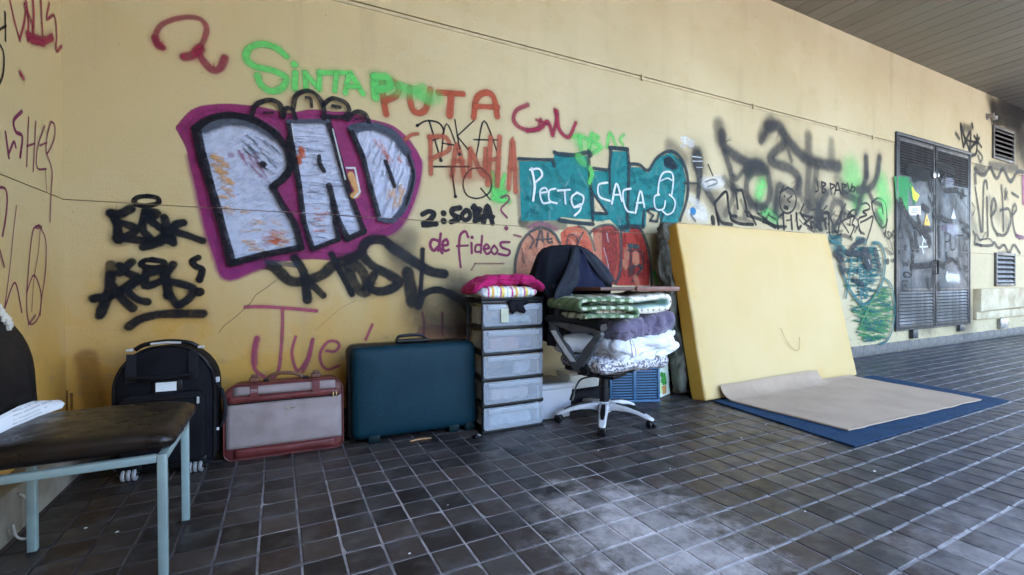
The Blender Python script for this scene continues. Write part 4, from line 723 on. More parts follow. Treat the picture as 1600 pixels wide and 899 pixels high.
# ------------------------------------------------------------------ black wheeled bag
def weave(name, c, c2, sc=420, rough=.75, bump=.3):
    m, tt, p = nodes_of(name); g = G(tt); co = g.obco(); x, y, z = g.xyz(co)
    w = g.math('MULTIPLY', g.math('SINE', g.math('MULTIPLY', x, sc)), g.math('SINE', g.math('MULTIPLY', z, sc)))
    g.put(p.inputs['Base Color'], g.mix(g.ramp(g.noise(7, 5, co), .35, .7), c, c2)); p.inputs['Roughness'].default_value = rough
    p.inputs['Specular IOR Level'].default_value = .18
    g.bump(g.math('ADD', w, g.math('MULTIPLY', g.noise(9, 4, co), 8)), bump, .0025, p); return m
M_NYLON = weave('black_nylon', (.0035, .0035, .0065), (.007, .007, .010))
M_STRAP = weave('black_webbing', (.009, .009, .013), (.016, .016, .02), 700, .6)
M_BPLA = MAT('black_plastic', (.005, .005, .0065), .38, (.009, .009, .010), 8, 90, .08, spec=.3)
M_GPLA = MAT('grey_plastic', (.34, .34, .36), .4, (.22, .22, .23), 8)
M_PALE = MAT('pale_trim', (.55, .55, .56), .5)
t = thing('wheeled_bag', 'black wheeled cabin bag with arched top against the wall', 'bag', (-.535, 2.965, 0), R_(-4))
LEAN = R_(-3)
def leaned(o): o.rotation_euler = (LEAN, 0, 0); return o
ol = outline_rr(.44, .60, (.03, .03, .19, .19), 8)
ol = [(x, z+.055+.025*(1-(x/.22)**2)*(1 if z > .4 else 0)) for x, z in ol]
b = B(); extr(b, ol, .0, .21, .018); leaned(obj('body', b, M_NYLON, t))
def scaled(ol, kx, kz, cz=.36): return [(x*kx, cz+(z-cz)*kz) for x, z in ol]
b = B(); P = [(x, -.002, z) for x, z in ol]; tube(b, P+[P[0]], .006, 6); leaned(obj('piping', b, M_BPLA, t))
pk = outline_rr(.37, .36, (.02, .02, .05, .05), 5); pk = [(x, z+.08) for x, z in pk]
b = B(); extr(b, pk, -.045, .004, .014); pkt = leaned(obj('front_pocket', b, M_NYLON, t))
b = B(); tube(b, [(-.175, -.047, .405), (-.05, -.050, .408), (.1, -.050, .408), (.165, -.047, .402)], .004, 6); leaned(obj('zip', b, M_BPLA, t))
b = B(); rbox(b, (.155, -.056, .39), (.012, .006, .036), .003, (1, 1, 1)); leaned(obj('zip_pull', b, M_PALE, t))
for x in (-.145, .125):
    b = B(); rs = [[(x-.022+.003*nz((x, 0, z), 9), -.010-.004*math.sin(z*16), z), (x+.022, -.010-.004*math.sin(z*16), z), (x+.022, -.003, z), (x-.022, -.003, z)] for z in (.50, .53, .56, .60, .63, .645)]
    rings(b, rs); leaned(obj('strap', b, M_STRAP, t))
b = B(); tube(b, smoothpts([(-.145, -.016, .525), (-.11, -.036, .522), (0, -.045, .52), (.09, -.036, .522), (.125, -.016, .525)]), .016, 8, flat=.5); leaned(obj('grab_handle', b, M_STRAP, t))
b = B(); tube(b, smoothpts([(-.145, .05, .665), (-.10, .045, .69), (0, .045, .702), (.09, .045, .69), (.135, .05, .665)]), .012, 8); leaned(obj('top_handle', b, M_BPLA, t))
b = B(); tube(b, [(-.075, .033, .692), (0, .032, .697), (.06, .033, .692)], .006, 8); leaned(obj('handle_grip', b, M_PALE, t))
for x in (-.165, .15):
    b = B(); rbox(b, (x, .04, .664), (.03, .02, .014), .004, (1, 1, 1)); leaned(obj('handle_mount', b, M_PALE, t))
lb = leaned(obj('label_window', bx(-.055, .075, -.010, -.002, .435, .50), M_BPLA, t, bevel=.003))
obj('label_card', bx(-.040, .050, -.0125, -.0102, .444, .491), MAT('label_card', (.78, .8, .82), .5, (.7, .72, .74)), lb, smooth=False)
b = B(); tube(b, smoothpts([(.215, .06, .47), (.245, .05, .42), (.262, .05, .33), (.252, .06, .24), (.222, .07, .20)]), .010, 6, flat=.5); leaned(obj('side_strap', b, M_STRAP, t))
b = B(); rbox(b, (.226, .05, .478), (.02, .02, .03), .005, (1, 1, 1)); leaned(obj('buckle', b, M_PALE, t)); b = B(); rbox(b, (.224, .06, .205), (.014, .014, .018), .004, (1, 1, 1)); leaned(obj('buckle', b, M_PALE, t))
obj('base', bx(-.20, .20, .01, .19, .035, .062), M_BPLA, t, bevel=.006)
for x in (-.150, .135):
    b = B(); box(b, x-.05, x+.05, -.008, .05, .045, .09); w = obj('wheel_housing', b, M_BPLA, t, bevel=.008)
    b = B()
    for k in (-1, 0, 1): lathe(b, [(.012, -.006), (.027, -.0085), (.030, -.005), (.030, .005), (.027, .0085), (.012, .006)], (x+k*.023, .0, .031), 14, 'X')
    obj('wheel', b, M_GPLA, t)
    b = B(); lathe(b, [(.008, -.045), (.008, .045)], (x, 0, .031), 8, 'X'); obj('axle', b, M_BPLA, t)

# ------------------------------------------------------------------ red and grey suitcase
M_RLEA = MAT('oxblood_leather', (.15, .027, .025), .5, (.10, .016, .016), 9, 120, .25)
M_CANV = weave('grey_canvas', (.34, .27, .265), (.27, .21, .205), 900, .8, .25)
M_GOLD = MAT('brass', (.6, .47, .22), .3, (.5, .38, .17), metal=.9)
M_TAN = MAT('worn_brown_leather', (.16, .06, .03), .5, (.09, .035, .02), 14)
t = thing('suitcase', 'grey canvas suitcase with oxblood red leather trim and straps', 'suitcase', (.035, 3.03, .0), R_(-3.5))
W_, H_ = .635, .425
ol = outline_rr(W_, H_, (.045, .045, .075, .075), 6)
b = B(); extr(b, ol, .006, .17, .012); obj('body', b, M_RLEA, t, rot=(LEAN, 0, 0))
def bulge(bm, x0, x1, z0, z1, y, amt, n=18, m=12, seed=1, ol_r=None, mi=0, thick=.006):
    """soft panel: a bowed and slightly puckered sheet with thickness"""
    def pt(i, j, back):
        u, v = i/n, j/m; x = x0+(x1-x0)*u; z = z0+(z1-z0)*v
        e = min(1, 6*min(u, 1-u))*min(1, 6*min(v, 1-v)); d = amt*(1-(2*u-1)**2)**.5*(1-(2*v-1)**2)**.5
        return (x, y-(d+.009*nz((x, 0, z*1.6), 6, seed)*e+.004*nz((x, 0, z), 18, seed)*e-.004*crease((x, 0, z*1.5), 7, seed)*e if not back else -thick), z)
    L = [[[bm.verts.new(pt(i, j, k)) for j in range(m+1)] for i in range(n+1)] for k in (0, 1)]
    for i in range(n):
        for j in range(m):
            for k in (0, 1): bm.faces.new((L[k][i][j], L[k][i+1][j], L[k][i+1][j+1], L[k][i][j+1])).material_index = mi
    for i in range(n):
        for j in (0, m): bm.faces.new((L[0][i][j], L[0][i+1][j], L[1][i+1][j], L[1][i][j])).material_index = mi
    for j in range(m):
        for i in (0, n): bm.faces.new((L[0][i][j], L[0][i][j+1], L[1][i][j+1], L[1][i][j])).material_index = mi
def onlean(o): o.rotation_euler = (LEAN, 0, 0); return o
b = B(); bulge(b, -.309, .309, .062, .318, .003, .018, 24, 14, 3); onlean(obj('front_pocket', b, M_CANV, t, smooth='all'))
b = B(); bulge(b, -.272, .275, .360, .411, .003, .009, 18, 5, 4); onlean(obj('top_panel', b, M_CANV, t, smooth='all'))
b = B(); bulge(b, -.302, .302, .320, .358, .000, .010, 24, 5, 5); onlean(obj('zip_band', b, M_RLEA, t, smooth='all'))
b = B(); bulge(b, -.268, .268, .014, .058, .000, .010, 24, 5, 6); onlean(obj('bottom_band', b, M_RLEA, t, smooth='all'))
b = B(); pp = [(x, -.001, z) for x, z in ol]; tube(b, pp+[pp[0]], .0045, 6); onlean(obj('piping', b, M_RLEA, t))
b = B(); tube(b, smoothpts([(-.297, -.006, .316), (-.1, -.017, .320), (.1, -.017, .320), (.297, -.006, .318)]), .003, 5); onlean(obj('zip', b, M_BPLA, t))
for x in (.262, .280):
    b = B(); rbox(b, (x, -.012, .325), (.007, .005, .030), .002, (1, 1, 1)); onlean(obj('zip_pull', b, M_GOLD, t))
for x in (-.165, .165):
    b = B(); rings(b, [[(x-.021, y, z), (x+.021, y, z), (x+.021, y+.006, z-.002), (x-.021, y+.006, z-.002)] for y, z in ((-.012, .352), (-.014, .385), (-.010, .415), (.006, .432), (.03, .434), (.09, .432))])
    s = onlean(obj('strap', b, M_RLEA, t))
    b = B(); rbox(b, (x, .012, .448), (.056, .035, .028), .008, (2, 2, 1)); rbox(b, (x, .012, .468), (.036, .022, .020), .006, (1, 1, 1)); onlean(obj('strap_keeper', b, M_TAN, t))
b = B(); tube(b, smoothpts([(-.105, .06, .428), (-.09, .058, .455), (-.05, .056, .468), (.0, .056, .470), (.04, .056, .464), (.075, .058, .448), (.10, .06, .428)]), .011, 8); h = onlean(obj('handle', b, M_TAN, t))
b = B(); rbox(b, (-.108, .06, .432), (.03, .03, .022), .007, (1, 1, 1)); onlean(obj('handle_ring', b, M_BPLA, t)); b = B(); rbox(b, (.105, .06, .432), (.03, .03, .022), .007, (1, 1, 1)); onlean(obj('handle_ring', b, M_BPLA, t))
b = B(); rbox(b, (.012, -.0185, .270), (.010, .004, .009), .002, (1, 1, 1)); onlean(obj('emblem', b, M_GOLD, t))
b = B()
for k in range(5): box(b, .022+.006*k, .026+.006*k, -.0185, -.0165, .267, .272)
onlean(obj('badge', b, MAT('badge_metal', (.12, .10, .10), .4), t, smooth=False))

# ------------------------------------------------------------------ teal hard suitcase
def shellmat():
    m, tt, p = nodes_of('teal_shell'); g = G(tt); co = g.obco()
    g.put(p.inputs['Base Color'], g.mix(g.ramp(g.noise(4, 5, co), .35, .7), (.0008, .022, .037), (.0012, .027, .044))); g.put(p.inputs['Roughness'], g.ramp(g.noise(12, 4, co), .3, .7, .45, .6)); p.inputs['Specular IOR Level'].default_value = .22
    v = g.n('TexVoronoi'); v.inputs['Scale'].default_value = 210; tt.links.new(co, v.inputs['Vector']); g.bump(v.outputs['Distance'], .5, .003, p); return m
M_TEAL = shellmat(); M_TEALD = MAT('teal_trim', (.002, .011, .015), .55, (.003, .014, .018), spec=.15)
t = thing('suitcase', 'large teal hard shell suitcase standing on its long side', 'suitcase', (.795, 2.945, 0), R_(-3))
W_, H_ = .835, .585
ol = [(x, z+.014) for x, z in outline_rr(W_, H_+.012, (.05, .05, .06, .05), 6)]
b = B(); extr(b, ol, .082, .235, .03); obj('rear_shell', b, M_BPLA, t)
b = B(); extr(b, scaled(ol, .992, .99, .32), .066, .0815, .004); obj('rim', b, M_BPLA, t)
rs = []
for y, kx, kz in ((.0655, .985, .98), (.045, .98, .975), (.022, .965, .955), (.008, .935, .915), (.0, .885, .85), (-.006, .80, .74), (-.010, .6, .5), (-.012, .2, .2)):
    rs.append([(x*kx+.012, y, .32+(z-.32)*kz+.004) for x, z in ol])
b = B(); rings(b, rs); fs = obj('front_shell', b, M_TEAL, t, smooth='all')
b = B(); tube(b, [(-.372, .018, .46), (-.375, .014, .35), (-.372, .018, .24)], .007, 6); obj('side_groove', b, M_BPLA, t)
b = B(); tube(b, smoothpts([(-.100, .12, .605), (-.098, .12, .640), (-.075, .12, .654), (.0, .12, .658), (.06, .12, .654), (.082, .12, .640), (.085, .12, .605)]), .011, 8); obj('handle', b, M_BPLA, t)
b = B(); rbox(b, (-.0, .12, .622), (.22, .05, .022), .008, (2, 1, 1)); obj('handle_plate', b, M_BPLA, t)
for x in (-.265, .255):
    b = B(); rings(b, [[(x-w, y0, z), (x+w, y0, z), (x+w, .05, z), (x-w, .05, z)] for w, y0, z in ((.032, .006, .0), (.034, .000, .010), (.036, -.001, .040), (.034, .012, .060))]); obj('foot', b, M_TEALD, t, bevel=.004)
b = B(); rings(b, [[(x+.365+(.012 if k else 0), y, z) for x, z in ((-.03, .0), (.03, .0), (.038, .03), (.02, .06), (-.02, .06), (-.038, .03))] for k, y in ((0, .0), (0, .06))]); obj('corner_guard', b, M_TEALD, t, bevel=.006)
for x in (-.27, .3):
    b = B(); lathe(b, [(.01, -.012), (.026, -.012), (.028, 0), (.026, .012), (.01, .012)], (x, .17, .028), 14, 'X'); obj('wheel', b, M_BPLA, t)
b = B(); tube(b, smoothpts([(.735, 2.886, .005), (.80, 2.893, .006), (.875, 2.884, .005)]), [.003, .005, .005, .006, .005, .005, .005, .005, .005, .004, .003], 6)
tag(obj('wooden_stick', b, MAT('raw_wood', (.42, .22, .10), .7, (.3, .14, .06))), 'small brown wooden stick on the floor by the teal suitcase', 'stick')
t = thing('padlock', 'small black padlock lying on the floor beside the drawer tower', 'padlock', (1.135, 2.765, 0), .5)
b = B(); rbox(b, (0, 0, .009), (.038, .032, .016), .004, (1, 1, 1)); obj('body', b, M_BPLA, t)
b = B(); tube(b, smoothpts([(.016, -.01, .009), (.036, -.012, .009), (.046, 0, .009), (.036, .012, .009), (.016, .01, .009)]), .0035, 6); obj('shackle', b, M_STEEL, t)

# ------------------------------------------------------------------ plastic drawer tower
def frosted(name, c, alpha, rough=.3):
    m, tt, p = nodes_of(name); g = G(tt); co = g.obco()
    g.put(p.inputs['Base Color'], g.mix(g.ramp(g.noise(5, 4, co), .3, .75), c, tuple(v*.86 for v in c)))
    g.put(p.inputs['Roughness'], g.ramp(g.noise(8, 4, co), .3, .7, rough, rough+.15)); p.inputs['Alpha'].default_value = alpha
    p.inputs['Transmission Weight'].default_value = .0; p.inputs['Specular IOR Level'].default_value = .6
    g.bump(g.noise(5, 3, co), .12, .01, p); return m
M_FROST = frosted('frosted_plastic', (.50, .55, .63), .36, .16); M_FROSTL = frosted('frosted_lip', (.58, .63, .70), .45, .16)
t = thing('drawer_tower', 'five drawer tower of frosted plastic in a black frame', 'drawer unit', (1.43, 2.80, 0), R_(-1))
TW, TD, TH, n = .46, .30, .885, 5; dh = (TH-.02)/n
for sx in (-1, 1):
    for y in (.004, TD-.022):
        x = sx*(TW/2-.011); obj('post', bx(x-.011, x+.011, y, y+.018, .022, TH-.001), M_BPLA, t, bevel=.003)
for k in range(n+1):
    z = k*dh; b = B()
    box(b, -TW/2-.003, TW/2+.003, -.006, .0035, z, z+.021); box(b, -TW/2-.002, TW/2+.002, TD-.003, TD+.004, z+.001, z+.02); box(b, -TW/2-.003, -TW/2+.012, .004, TD-.004, z+.001, z+.020); box(b, TW/2-.012, TW/2+.003, .004, TD-.004, z+.001, z+.020)
    box(b, -TW/2+.013, TW/2-.013, .0045, TD-.004, z+.006, z+.012)
    obj('shelf', b, M_BPLA, t, bevel=.002)
b = B(); box(b, -TW/2-.008, TW/2+.008, -.010, TD+.008, TH+.0025, TH+.010)
box(b, -TW/2-.008, TW/2+.008, -.010, -.003, TH+.0105, TH+.022); box(b, -TW/2-.008, -TW/2-.002, -.0025, TD+.008, TH+.0105, TH+.022); box(b, TW/2+.002, TW/2+.008, -.0025, TD+.008, TH+.0105, TH+.022)
obj('top_tray', b, M_BPLA, t, bevel=.003)
for k in range(n):
    z0 = k*dh+.022; z1 = (k+1)*dh-.003; w = TW/2-.006
    b = B(); h = z1-z0
    ol = [(x, z+z0) for x, z in outline_rr(2*w, h, (.022, .022, .006, .006), 4)]
    extr(b, ol, -.012, -.004, .003); dr = obj('drawer', b, M_FROST, t)
    b = B(); w2 = w-.030
    box(b, -w2, -w2+.003, .0152, TD-.03, z0+.01, z1-.02); box(b, w2-.003, w2, .0152, TD-.03, z0+.01, z1-.02); box(b, -w2, w2, .0152, TD-.03, z0+.006, z0+.0095)
    obj('bin', b, M_FROSTL, dr, smooth=False)
    b = B(); rings(b, [[(-w+.03, -.0125, z1-.045), (-w+.03, -.020, z1-.030), (-w+.03, -.022, z1-.010), (-w+.03, -.0125, z1-.006)], [(w-.03, -.0125, z1-.045), (w-.03, -.020, z1-.030), (w-.03, -.022, z1-.010), (w-.03, -.0125, z1-.006)]])
    obj('pull_lip', b, M_FROSTL, dr, bevel=.003)
obj('note_tag', bx(-.10, -.045, -.0245, -.0226, TH-.145, TH-.052), MAT('cream_card', (.62, .62, .46), .8), t, smooth=False, label='cream paper tag on the top drawer')
b = B()
for pts, r in (([(-.03, -.02, TH+.002), (-.02, -.03, TH-.03), (-.01, -.032, TH-.06), (-.03, -.034, TH-.085)], [.02, .03, .032, .012]), ([(.03, -.02, TH+.002), (.03, -.03, TH-.03), (.045, -.033, TH-.06), (.075, -.034, TH-.08)], [.02, .03, .028, .012]), ([(-.05, -.02, TH-.012), (0, -.03, TH-.022), (.06, -.028, TH-.018), (.11, -.022, TH-.008)], [.012, .025, .022, .012])):
    tube(b, pts, r, 8, flat=.35, up=(0, 1, 0))
obj('knotted_cloth', b, M_NYLON, t, smooth='all', label='black knotted cloth hanging on the top drawer')
def lump(name, label, cat, mat, c, s, r, amp, seed, grp=None, rz=0):
    bm = B(); rbox(bm, (0, 0, 0), s, r, (8, 8, 4), 3, lambda p: Vector(p)*(1+amp*nz(p, 11, seed)) + Vector((0, 0, amp*.1*nz(p, 25, seed))))
    o = obj(name, bm, mat, None, smooth='all', loc=c); o.rotation_euler = (0, 0, rz); return tag(o, label, cat, grp)
for k, c, nm, lab, s, dx in ((4, (.55, .75, .75), 'paper_stack', 'pale papers inside the top drawer of the tower', (.24, .2, .06), .05), (3, (.62, .34, .30), 'folded_cloth', 'pinkish cloth inside the second drawer from the top', (.22, .2, .085), -.06), (3, (.16, .14, .24), 'folded_cloth', 'dark violet cloth inside the second drawer from the top', (.16, .18, .07), .09),
        (2, (.78, .8, .84), 'folded_cloth', 'white cloth inside the middle drawer of the tower', (.15, .18, .09), .09), (1, (.70, .60, .56), 'folded_cloth', 'beige cloth inside the second drawer from the floor', (.3, .2, .08), -.02), (0, (.60, .66, .74), 'folded_cloth', 'pale blue cloth inside the lowest drawer of the tower', (.32, .2, .10), .0)):
    lump(nm, lab, 'cloth' if nm != 'paper_stack' else 'papers', MAT('content', c, .8), (1.43+dx, 2.80+.125, k*dh+.032+s[2]/2), s, .025, .16, k+int(dx*100))
# pillow and towel on top
def stripes():
    m, tt, p = nodes_of('striped_cotton'); g = G(tt); co = g.obco(); x, y, z = g.xyz(co)
    r = g.n('ValToRGB'); e = r.color_ramp; e.interpolation = 'CONSTANT'
    cs = [(0, (.75, .74, .7)), (.10, (.55, .06, .25)), (.17, (.78, .76, .7)), (.26, (.75, .42, .10)), (.36, (.78, .74, .62)), (.46, (.55, .6, .7)), (.52, (.78, .76, .7)), (.62, (.50, .10, .30)), (.68, (.80, .62, .16)), (.80, (.78, .76, .7)), (.90, (.45, .5, .68)), (.95, (.78, .76, .7))]
    for i, (q, c) in enumerate(cs):
        el = e.elements[i] if i < 2 else e.elements.new(q); el.position = q; el.color = (*c, 1)
    g.put(r.inputs[0], g.math('FRACT', g.math('ADD', g.math('MULTIPLY', x, 5.6), g.math('MULTIPLY', g.noise(4, 2, co), .12)))); tt.links.new(r.outputs[0], p.inputs['Base Color'])
    p.inputs['Roughness'].default_value = .9; g.bump(g.math('ADD', g.noise(11, 4, co), g.math('MULTIPLY', g.noise(120, 2, co), .1)), .5, .012, p); return m
def cloth(name, c, c2=None, vs=5, bd=.012, bump=.5, sheen=.25):
    m, tt, p = nodes_of(name); g = G(tt); co = g.obco(); c2 = c2 or tuple(v*.8 for v in c)
    g.put(p.inputs['Base Color'], g.mix(g.ramp(g.noise(vs, 4, co), .3, .7), c, c2)); p.inputs['Roughness'].default_value = .92; p.inputs['Sheen Weight'].default_value = sheen; p.inputs['Specular IOR Level'].default_value = .2
    g.bump(g.math('ADD', g.noise(12, 5, co, .6), g.math('MULTIPLY', g.noise(160, 2, co), .12)), bump, bd, p); return m
ZT = TH+.011
b = B(); rbox(b, (0, 0, 0), (.44, .28, .095), (.06, .06, .045), (32, 16, 5), 4, crumple(lambda p: Vector((p[0]+.006*nz(p, 9, 3), p[1], p[2]*(1-.25*(abs(p[0])/.21)**4)+.007*nz(p, 8, 1)+.003*nz(p, 22, 2))), .008, 10, 2, 6, (.21, .14, .045)))
tag(obj('pillow', b, stripes(), None, smooth='all', loc=(1.425, 2.945, ZT+.043), rot=(0, 0, R_(-2))), 'striped pillow in white, orange and pink on the drawer tower', 'pillow')
b = B()
def towelfn(p):
    p = Vector(p); u = p.x/.26
    p.z += .022*math.cos(u*1.9) - .055*max(0, -u-.55)**1.2*2 - .05*max(0, u-.62)*2 + .012*nz(p, 8, 5) + .006*nz(p, 20, 6)
    p.y += -.03*math.sin(u*2.2) if p.y < 0 else 0; return p
rbox(b, (0, 0, 0), (.54, .29, .075), (.04, .04, .034), (40, 20, 5), 3, crumple(towelfn, .016, 9, 2, 4, (.26, .14, .04)))
tag(obj('towel', b, cloth('magenta_terry', (.46, .016, .13), (.30, .010, .08), 9, .018, .8, .05), None, smooth='all', loc=(1.42, 2.945, ZT+.112), rot=(0, R_(-1), R_(2))), 'magenta towel folded over the striped pillow', 'towel')
lump('cloth_bundle', 'small black cloth bundle behind the magenta towel', 'bundle', M_NYLON, (1.585, 3.04, ZT+.085), (.13, .1, .155), .06, .12, 4)
# ------------------------------------------------------------------ office chair
M_SILV = MAT('silver_plastic', (.60, .60, .62), .32, (.50, .50, .52), 9, 60, .05); M_WHITEP = MAT('white_plastic', (.50, .50, .52), .3, (.42, .42, .44), 9, 60, .05); M_GREYARM = MAT('gunmetal_plastic', (.06, .063, .068), .34, (.035, .036, .04), 7, 60, .05)
FA = R_(-70); fd = Vector((math.cos(FA), math.sin(FA), 0)); sd_ = Vector((-fd.y, fd.x, 0))      # chair's facing and its left-hand side
HUB = Vector((2.10, 2.665, 0))
t = thing('office_chair', 'black and silver swivel office chair loaded with folded bedding', 'office chair', HUB)
def ch(f, s, z): return fd*f + sd_*s + Vector((0, 0, z))
bs = None
b = B(); lathe(b, [(.0, .075), (.048, .075), (.055, .10), (.05, .135), (.03, .15), (0, .15)], n=20); base = obj('base_hub', b, M_SILV, t)
for a in (229, 301, 13, 85, 157):
    d = Vector((math.cos(R_(a)), math.sin(R_(a)), 0)); s = Vector((-d.y, d.x, 0)); rs = []
    for q, w, zt, zb in ((.03, .036, .142, .085), (.10, .034, .140, .100), (.18, .031, .130, .100), (.25, .028, .112, .088), (.31, .025, .088, .066), (.345, .022, .072, .058), (.355, .012, .066, .060)):
        rs.append([d*q+s*w+Vector((0, 0, zb)), d*q+s*w+Vector((0, 0, zt-.010)), d*q+s*w*.75+Vector((0, 0, zt)), d*q-s*w*.75+Vector((0, 0, zt)), d*q-s*w+Vector((0, 0, zt-.010)), d*q-s*w+Vector((0, 0, zb))])
    b = B(); rings(b, rs); lg = obj('base_leg', b, M_WHITEP, t, bevel=.004)
    b = B(); rings(b, [[d*q+s*w+Vector((0, 0, z)), d*q+s*w+Vector((0, 0, z+.004)), d*q-s*w+Vector((0, 0, z+.004)), d*q-s*w+Vector((0, 0, z))] for q, w, z in ((.09, .012, .1405), (.18, .016, .1305), (.25, .016, .1125), (.295, .010, .0945))]); obj('leg_inlay', b, M_BPLA, lg)
    cp = d*.335; th = R_(a+70+40*math.sin(a)); u = Vector((math.cos(th), math.sin(th), 0)); M = Matrix.Translation(cp) @ Matrix.Rotation(th, 4, 'Z')
    b = B()
    for q in (-1, 1):
        L0 = len(b.verts); lathe(b, [(.006, -.011), (.024, -.011), (.029, -.006), (.029, .006), (.024, .010), (.006, .010)], (0, 0, .0295), 16, 'X')
        b.verts.ensure_lookup_table()
        for v in b.verts[L0:]: v.co = M @ (v.co + Vector((q*.0165, 0, 0)))
    cs = obj('caster', b, M_BPLA, t)
    b = B(); 
    rs = [[M @ Vector((x*w, .031*math.cos(R_(k)), .031+.031*math.sin(R_(k)))) for k in range(20, 161, 20)] + [M @ Vector((x*w, 0, .03))] for x, w in ((-1, .006), (1, .006))]
    rings(b, rs); lathe(b, [(.006, .055), (.006, .066)], tuple(cp), 8); obj('caster_hood', b, M_BPLA, cs)
b = B(); lathe(b, [(.0, .13), (.034, .13), (.034, .25), (.026, .252), (.026, .345), (.0, .345)], n=18); obj('gas_column', b, M_BPLA, t)
M4 = Matrix.Rotation(FA, 4, 'Z')
b = B(); box(b, -.13, .13, -.09, .09, .335, .368, M=M4); box(b, -.2, .1, -.05, .05, .318, .334, M=M4); mech = obj('tilt_mechanism', b, M_BPLA, t, bevel=.004)
b = B(); tube(b, smoothpts([ch(.02, -.09, .345), ch(-.02, -.20, .345), ch(-.03, -.27, .330), ch(-.03, -.33, .27), ch(-.03, -.345, .245)]), .006, 6); tube(b, [ch(-.03, -.340, .255), ch(-.03, -.365, .215)], .014, 8); obj('lever', b, M_BPLA, t)
b = B(); rbox(b, (0, 0, 0), (.44, .46, .05), (.07, .07, .024), (8, 8, 2), 3); o = obj('seat', b, M_VINYL, t, smooth='all', loc=ch(.0, 0, .395)); o.rotation_euler = (0, 0, FA)
rs = []
b = B()
def bk(p):
    p = Vector(p); return Vector((p.x-.10*(p.z/.35)**2*(.6 if p.z > 0 else .2)-.05*p.z+.06*(p.y/.25)**2, p.y*(1-.12*max(0, p.z/.35)), p.z))
rbox(b, (0, 0, 0), (.07, .48, .70), (.03, .12, .12), (2, 8, 10), 3, bk); o = obj('backrest', b, M_VINYL, t, smooth='all', loc=ch(-.27, 0, .82)); o.rotation_euler = (0, 0, FA)
b = B(); tube(b, smoothpts([ch(-.12, 0, .335), ch(-.26, 0, .345), ch(-.33, 0, .42), ch(-.33, 0, .58)]), .028, 8, flat=.5); obj('back_bracket', b, M_BPLA, t)
def arm(side):
    s0 = side*-.335
    tri = [(-.215, .705), (-.20, .735), (.15, .700), (.185, .672), (.175, .635), (.035, .435), (.0, .425), (-.04, .45), (-.208, .66)]
    b = B(); P = smoothpts([ch(f, s0, z) for f, z in tri+tri[:1]], 4)[:-1]
    cen = ch(-.02, s0, .62); rs = []
    for p in P:
        i_ = (cen-p).normalized()
        rs.append([p+sd_*.026*side+i_*.008, p+sd_*.019*side-i_*.008, p-sd_*.019*side-i_*.008, p-sd_*.026*side+i_*.008, p-sd_*.016*side+i_*.058, p+sd_*.016*side+i_*.058])
    L = rings(b, rs, cap=False); 
    for i in range(6): b.faces.new((L[-1][i], L[-1][(i+1) % 6], L[0][(i+1) % 6], L[0][i]))
    a = obj('armrest', b, M_GREYARM, t, angle=50)
    b = B(); rings(b, [[p+sd_*w_*side+Vector((0, 0, z_)) for w_, z_ in ((.032, -.004), (.042, .014), (.030, .036), (-.030, .036), (-.042, .014), (-.032, -.004))] for p in smoothpts([ch(-.24, s0, .742), ch(-.10, s0, .748), (ch(.06, s0, .735)), ch(.165, s0, .716), ch(.205, s0, .700)])]); obj('arm_pad', b, M_BPLA, a, angle=60)
    if side > 0:
        b = B(); rings(b, [[ch(f, s0-.0285, z), ch(f+.04, s0-.0285, z+.004), ch(f+.04, s0-.024, z+.004), ch(f, s0-.024, z)] for f, z in ((-.205, .672), (-.15, .60), (-.09, .53), (-.035, .475))]); obj('arm_trim', b, M_WHITEP, a)
    b = B(); rs = [[ch(f-w, s0+o_*side, z), ch(f+w, s0+o_*side, z), ch(f+w, s0+(o_+.022)*side, z), ch(f-w, s0+(o_+.022)*side, z)] for f, w, o_, z in ((.02, .045, -.01, .475), (.04, .05, .0, .43), (.06, .05, .04, .385), (.06, .05, .12, .372))]
    rings(b, rs); obj('arm_bracket', b, M_BPLA, a, bevel=.004)
    b = B(); c_ = ch(.075, s0-.006*side, .425); L0 = [c_ - sd_*side*.03 + fd*.03*math.cos(k*math.pi/7) + Vector((0, 0, .03*math.sin(k*math.pi/7))) for k in range(14)]; rings(b, [L0, [p+sd_*side*.03 for p in L0]]); obj('arm_knob', b, M_BPLA, a)
arm(1); arm(-1)

# ------------------------------------------------------------------ bedding piled on the chair
def speckled():
    m, tt, p = nodes_of('speckled_print'); g = G(tt); co = g.obco(); n = g.noise(62, 3, co, .6)
    g.put(p.inputs['Base Color'], g.mix(g.ramp(n, .46, .54), (.60, .58, .60), (.13, .12, .15))); p.inputs['Roughness'].default_value = .9; g.bump(g.noise(12, 4, co), .5, .012, p); return m
def quiltprint():
    m, tt, p = nodes_of('cream_motif_print'); g = G(tt); co = g.obco(); x, y, z = g.xyz(co)
    fx = g.math('ABSOLUTE', g.math('SUBTRACT', g.math('FRACT', g.math('MULTIPLY', x, 18)), .5)); fz = g.math('ABSOLUTE', g.math('SUBTRACT', g.math('FRACT', g.math('MULTIPLY', g.math('ADD', z, g.math('MULTIPLY', y, .8)), 18)), .5))
    d = g.math('SQRT', g.math('ADD', g.math('MULTIPLY', fx, fx), g.math('MULTIPLY', fz, fz))); d = g.math('ADD', d, g.math('MULTIPLY', g.math('SUBTRACT', g.noise(60, 3, co), .5), .25))
    ring = g.ramp(g.math('ABSOLUTE', g.math('SUBTRACT', d, .36)), .03, .08, .35, 0); dot = g.ramp(d, .12, .22, .8, 0)
    c = g.mix(ring, (.66, .60, .50), (.40, .34, .26)); c = g.mix(dot, c, (.12, .11, .09)); g.put(p.inputs['Base Color'], c); p.inputs['Roughness'].default_value = .92; g.bump(g.noise(14, 4, co), .5, .01, p); return m
